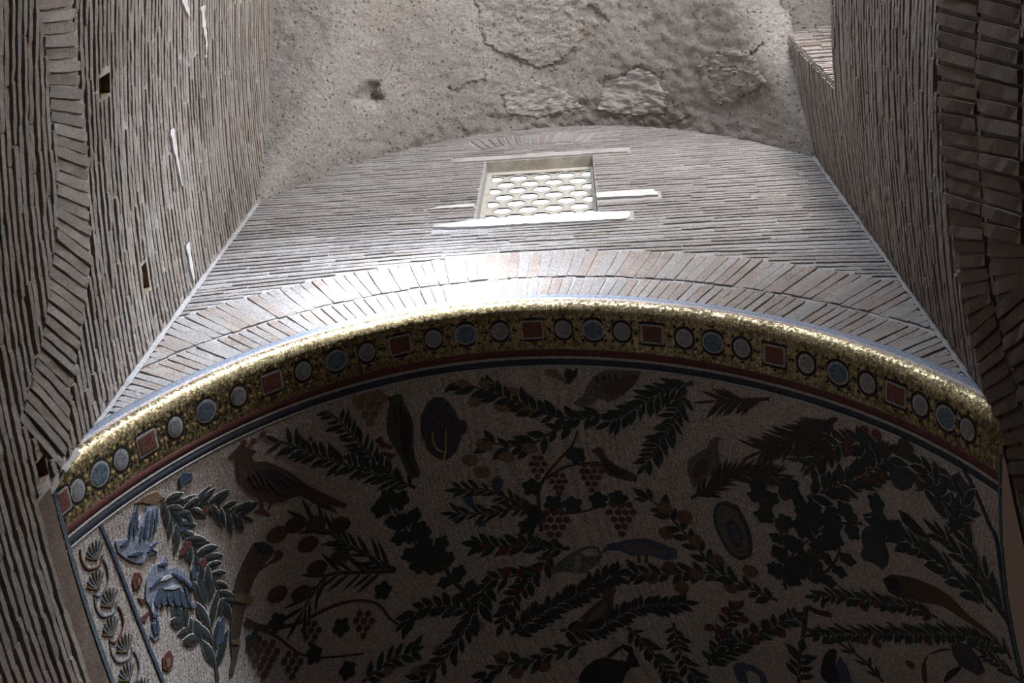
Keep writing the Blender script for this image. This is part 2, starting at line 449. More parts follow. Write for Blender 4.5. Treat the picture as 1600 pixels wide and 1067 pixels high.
G=[(0.078,'q'),(0.224,'s'),(0.416,'l'),(0.597,'s'),(0.817,'q'),(1.046,'s'),(1.294,'l'),(1.548,'s'),(1.806,'q'),(2.041,'s'),(2.285,'l'),(2.506,'s'),(2.74,'q'),(2.973,'s'),(3.197,'l'),(3.43,'s'),(3.653,'q'),(3.866,'s'),(4.074,'l'),(4.273,'s'),(4.484,'q'),(4.71,'s'),(4.914,'l'),(5.119,'s'),(5.353,'q'),(5.584,'s'),(5.817,'l'),(6.035,'s'),(6.247,'q'),(6.433,'s'),(6.634,'l'),(6.804,'s')]
BRANCHES=[('laurel_branch',[(2.649,0.1313),(2.363,0.1055),(2.153,0.0886),(1.975,0.0733),(1.775,0.0561)],'leaf',0.125,0.036,0.055,45,0.022,'leaf','stem'),('laurel_branch',[(2.564,0.1252),(2.433,0.102),(2.307,0.0757),(2.201,0.0555),(2.079,0.0425)],'leaf',0.12,0.034,0.05,45,0.022,'leaf','stem'),('laurel_branch',[(0.958,0.0355),(1.219,0.0409),(1.377,0.0397),(1.582,0.0398),(1.823,0.0444)],'leaf',0.15,0.05,0.08,40,0.022,'leaf','stem'),('pear_branch',[(4.1,0.0995),(3.899,0.1015),(3.707,0.0963),(3.504,0.082),(3.301,0.0687),(3.086,0.0551),(2.886,0.0483)],'leaf',0.13,0.056,0.066,48,0.022,'leaf','stem'),('pear_branch',[(3.894,0.1049),(3.711,0.1107),(3.548,0.1194),(3.397,0.1196),(3.258,0.1128)],'leaf',0.14,0.058,0.1,40,0.022,'leaf','stem'),('vine_branch',[(3.434,0.2022),(3.461,0.1845),(3.493,0.1664),(3.564,0.1531),(3.707,0.1375),(3.814,0.1257),(3.871,0.1129)],None,0.11,0.04,0.05,45,0.03,'leaf','vine'),('vine_branch',[(3.575,0.1543),(3.717,0.1463),(3.859,0.1449),(3.974,0.1444)],None,0.11,0.04,0.05,45,0.022,'leaf','vine'),('flowering_branch',[(3.449,0.1782),(3.347,0.1715),(3.238,0.1621),(3.131,0.152),(2.963,0.1458)],'leaf',0.11,0.03,0.065,35,0.022,'leaf','stem'),('flowering_branch',[(3.444,0.1804),(3.287,0.1753),(3.085,0.1723),(2.875,0.1637)],'leaf',0.11,0.032,0.065,38,0.022,'leaf','stem'),('vine_branch',[(3.488,0.1842),(3.694,0.1911),(3.892,0.1893),(4.087,0.1822)],None,0.11,0.04,0.05,45,0.018,'leaf','vine'),('olive_branch',[(4.894,0.0534),(4.697,0.0666),(4.5,0.0776),(4.3,0.0942),(4.121,0.1053)],'leaf',0.14,0.044,0.044,42,0.03,'leaf','stem'),('olive_branch',[(4.696,0.0709),(4.58,0.1017),(4.449,0.1268),(4.31,0.1484)],'leaf',0.13,0.04,0.044,45,0.03,'leaf','stem'),('pine_branch',[(5.785,0.0571),(5.586,0.0595),(5.261,0.0694),(4.91,0.0793)],'leaf',0.17,0.016,0.018,35,0.022,'needle','stem'),('pine_branch',[(5.779,0.0716),(5.501,0.1001),(5.199,0.1253)],'leaf',0.17,0.016,0.018,35,0.022,'needle','stem'),('pine_branch',[(5.907,0.0566),(5.759,0.0769),(5.648,0.1011),(5.542,0.1254)],'leaf',0.15,0.016,0.02,40,0.022,'needle','stem'),('pine_branch',[(4.593,0.1846),(4.747,0.1727),(4.925,0.1552),(5.268,0.1488)],'leaf',0.15,0.014,0.018,35,0.022,'needle','stem'),('apple_branch',[(5.027,0.2987),(4.876,0.2882),(4.772,0.279),(4.548,0.2677),(4.228,0.2668),(3.994,0.2613)],'leaf',0.12,0.055,0.085,45,0.022,'leaf','stem'),('apple_branch',[(4.772,0.279),(4.598,0.2568),(4.523,0.235),(4.375,0.1992),(4.28,0.1855)],'leaf',0.125,0.055,0.1,45,0.022,'leaf','stem'),('fig_branch',[(5.128,0.2829),(5.18,0.2547),(5.365,0.2262),(5.609,0.196)],'lobed_leaf',0.17,0.14,0.17,60,0.022,'leaf','vine'),('fig_branch',[(5.123,0.2787),(5.229,0.2386),(5.213,0.2055),(5.158,0.1784)],'lobed_leaf',0.15,0.12,0.16,60,0.022,'leaf','stem'),('quince_branch',[(4.262,0.3745),(4.42,0.3532),(4.496,0.3366),(4.683,0.3101)],'leaf',0.1,0.05,0.07,50,0.035,'leaf','stem'),('quince_branch',[(4.258,0.3754),(4.484,0.3621),(4.613,0.3494),(4.859,0.3352),(5.125,0.3163)],'leaf',0.11,0.05,0.06,50,0.035,'leaf','stem'),('hooked_branch',[(5.43,0.3081),(5.325,0.3069),(5.241,0.3051),(5.15,0.3339),(5.054,0.3598),(4.905,0.4035)],None,0.11,0.04,0.05,45,0.05,'leaf','vine'),('sprig',[(4.902,0.4045),(4.984,0.3817),(5.054,0.3622)],'leaf',0.13,0.05,0.08,55,0.022,'leaf','stem'),('myrtle_branch',[(3.787,0.3167),(3.83,0.3276),(3.852,0.3367),(3.903,0.3605),(3.926,0.3878)],'leaf',0.12,0.042,0.06,45,0.03,'leaf','stem'),('myrtle_branch',[(4.143,0.3216),(4.102,0.3473),(4.085,0.3646),(4.107,0.3892)],'leaf',0.12,0.042,0.06,45,0.022,'leaf','stem'),('fig_branch',[(2.79,0.2398),(2.705,0.2181),(2.661,0.1903),(2.598,0.1771),(2.516,0.1571)],'lobed_leaf',0.14,0.11,0.15,60,0.035,'leaf','stem'),('ivy_branch',[(2.633,0.2023),(2.55,0.1806),(2.496,0.1589),(2.451,0.1385)],'lobed_leaf',0.14,0.12,0.14,60,0.022,'leaf','stem'),('pomegranate_branch',[(3.596,0.2244),(3.446,0.2209),(3.311,0.2114),(3.152,0.2067),(2.98,0.1971)],'leaf',0.13,0.05,0.07,40,0.03,'leaf','stem'),('pomegranate_branch',[(3.481,0.2265),(3.318,0.2367),(3.17,0.236),(2.995,0.2315)],'leaf',0.13,0.05,0.07,45,0.022,'leaf','stem'),('pomegranate_branch',[(3.363,0.2338),(3.202,0.2466),(3.056,0.2571),(2.93,0.2717)],'leaf',0.12,0.05,0.06,45,0.022,'leaf','stem'),('barley_branch',[(2.949,0.285),(3.133,0.281),(3.329,0.2756),(3.518,0.2717),(3.698,0.2658),(3.848,0.2607)],'leaf',0.13,0.05,0.03,52,0.028,'darkleaf','stem'),('perch_branch',[(3.303,0.2998),(3.528,0.3098),(3.665,0.3071),(3.946,0.2979),(4.117,0.3001),(4.266,0.3009)],'leaf',0.12,0.05,0.034,48,0.025,'darkleaf','stem'),('rose_branch',[(2.953,0.2264),(2.884,0.2386),(2.777,0.2514),(2.645,0.2625),(2.38,0.2774),(2.163,0.2781)],'leaf',0.17,0.06,0.075,42,0.035,'leaf','stem'),('rose_branch',[(2.767,0.2507),(2.604,0.2367),(2.451,0.2273),(2.28,0.2297)],'leaf',0.13,0.055,0.07,42,0.03,'leaf','stem'),('pomegranate_branch',[(3.44,0.3207),(3.148,0.3179),(2.981,0.3162),(2.787,0.307),(2.582,0.3095)],'leaf',0.13,0.052,0.09,42,0.035,'leaf','stem'),('vine_branch',[(1.156,0.1535),(1.252,0.1655),(1.444,0.1779),(1.613,0.1826),(1.812,0.1863),(1.993,0.1933),(2.127,0.2053),(2.168,0.2196),(2.213,0.2296)],None,0.11,0.04,0.05,45,0.032,'leaf','vine'),('vine_branch',[(1.147,0.1553),(1.319,0.1766),(1.391,0.1902),(1.456,0.2016),(1.625,0.2165),(1.89,0.2324)],None,0.11,0.04,0.05,45,0.026,'leaf','vine'),('reed_bundle',[(2.334,0.1879),(2.163,0.1638),(2.069,0.152),(1.945,0.1328),(1.831,0.119)],'leaf',0.2,0.03,0.09,28,0.035,'leaf','stem'),('reed_bundle',[(2.333,0.1883),(2.097,0.1756),(1.868,0.1637),(1.747,0.1667),(1.606,0.1742)],'leaf',0.22,0.03,0.09,32,0.03,'leaf','stem'),('quince_branch',[(1.791,0.2506),(1.938,0.2508),(2.056,0.2507),(2.225,0.2542)],'leaf',0.13,0.05,0.08,48,0.022,'leaf','stem'),('olive_branch',[(0.472,0.0167),(0.764,0.0437),(0.956,0.0633),(1.146,0.0699),(1.358,0.0896)],'leaf',0.16,0.045,0.06,40,0.022,'leaf','stem'),('olive_branch',[(0.828,0.0513),(0.925,0.0835),(1.017,0.1057),(1.046,0.1309)],'leaf',0.15,0.045,0.065,42,0.022,'leaf','stem'),('olive_branch',[(1.578,0.0332),(1.327,0.0377),(1.124,0.0369),(0.964,0.0343)],'leaf',0.13,0.05,0.09,40,0.022,'leaf','stem'),('sprig',[(0.81,0.1472),(0.746,0.1359),(0.707,0.1244)],'leaf',0.13,0.06,0.09,40,0.012,'leaf','stem'),('sprig',[(0.794,0.1735),(0.865,0.1498),(0.903,0.127)],'leaf',0.22,0.06,0.14,25,0.03,'leaf','stem'),('berry_branch',[(5.496,0.168),(5.686,0.1509),(5.936,0.1269),(6.213,0.0904)],'leaf',0.14,0.06,0.055,48,0.03,'leaf','stem'),('berry_branch',[(6.139,0.0973),(5.993,0.0917),(5.945,0.0752),(5.939,0.0617)],'leaf',0.14,0.07,0.07,55,0.022,'leaf','stem'),('rush_branch',[(6.76,0.0523),(6.545,0.0566),(6.385,0.054),(6.245,0.0489)],'leaf',0.17,0.06,0.06,40,0.022,'leaf','stem'),('leafy_branch',[(6.588,0.1351),(6.553,0.1145),(6.527,0.0903),(6.545,0.0703)],'leaf',0.15,0.07,0.055,50,0.022,'leaf','stem'),('leafy_branch',[(6.625,0.1486),(6.713,0.1251),(6.775,0.1012),(6.616,0.0785)],'leaf',0.16,0.05,0.06,30,0.022,'leaf','stem'),('leafy_branch',[(6.908,0.2137),(6.654,0.1993),(6.385,0.186),(6.115,0.1784)],'leaf',0.17,0.06,0.06,35,0.022,'leaf','stem'),('leafy_branch',[(7.073,0.2234),(6.937,0.1883),(6.717,0.1669),(6.57,0.1565)],'leaf',0.17,0.05,0.07,30,0.022,'leaf','stem'),('leafy_branch',[(7.028,0.2057),(6.926,0.1753),(6.786,0.151),(6.725,0.1239)],'leaf',0.17,0.05,0.08,30,0.022,'leaf','stem'),('fig_branch',[(5.905,0.1804),(5.733,0.1876),(5.547,0.1899),(5.451,0.1761)],'lobed_leaf',0.16,0.13,0.15,60,0.022,'leaf','stem'),('fig_branch',[(5.928,0.1708),(6.068,0.1606),(6.129,0.1691)],'lobed_leaf',0.15,0.13,0.16,60,0.022,'leaf','stem'),('fig_branch',[(5.399,0.2666),(5.605,0.2372),(5.668,0.2143),(5.548,0.2037)],'lobed_leaf',0.15,0.12,0.15,60,0.022,'leaf','stem'),('flower_spray',[(6.371,0.265),(6.189,0.2652),(5.862,0.2746),(5.612,0.2791),(5.371,0.2861)],'leaf',0.11,0.035,0.04,40,0.022,'leaf','stem'),('flower_spray',[(6.998,0.2616),(6.912,0.2547),(6.467,0.2765),(6.117,0.3011),(5.654,0.324),(5.22,0.3385)],'leaf',0.11,0.032,0.036,40,0.022,'leaf','stem'),('flower_spray',[(5.643,0.3878),(5.555,0.3631),(5.44,0.3479),(5.28,0.3354)],'leaf',0.1,0.03,0.12,40,0.022,'leaf','stem'),('fern_branch',[(7.038,0.2844),(6.918,0.281),(6.769,0.2795)],'leaf',0.14,0.03,0.05,40,0.022,'leaf','stem'),('leafy_branch',[(6.659,0.1431),(6.578,0.1069),(6.439,0.0825),(6.242,0.0736)],'leaf',0.15,0.055,0.06,42,0.022,'leaf','stem'),('leafy_branch',[(6.141,0.0861),(5.944,0.0888),(5.742,0.1045),(5.566,0.1317)],'leaf',0.13,0.05,0.06,45,0.022,'leaf','stem')]
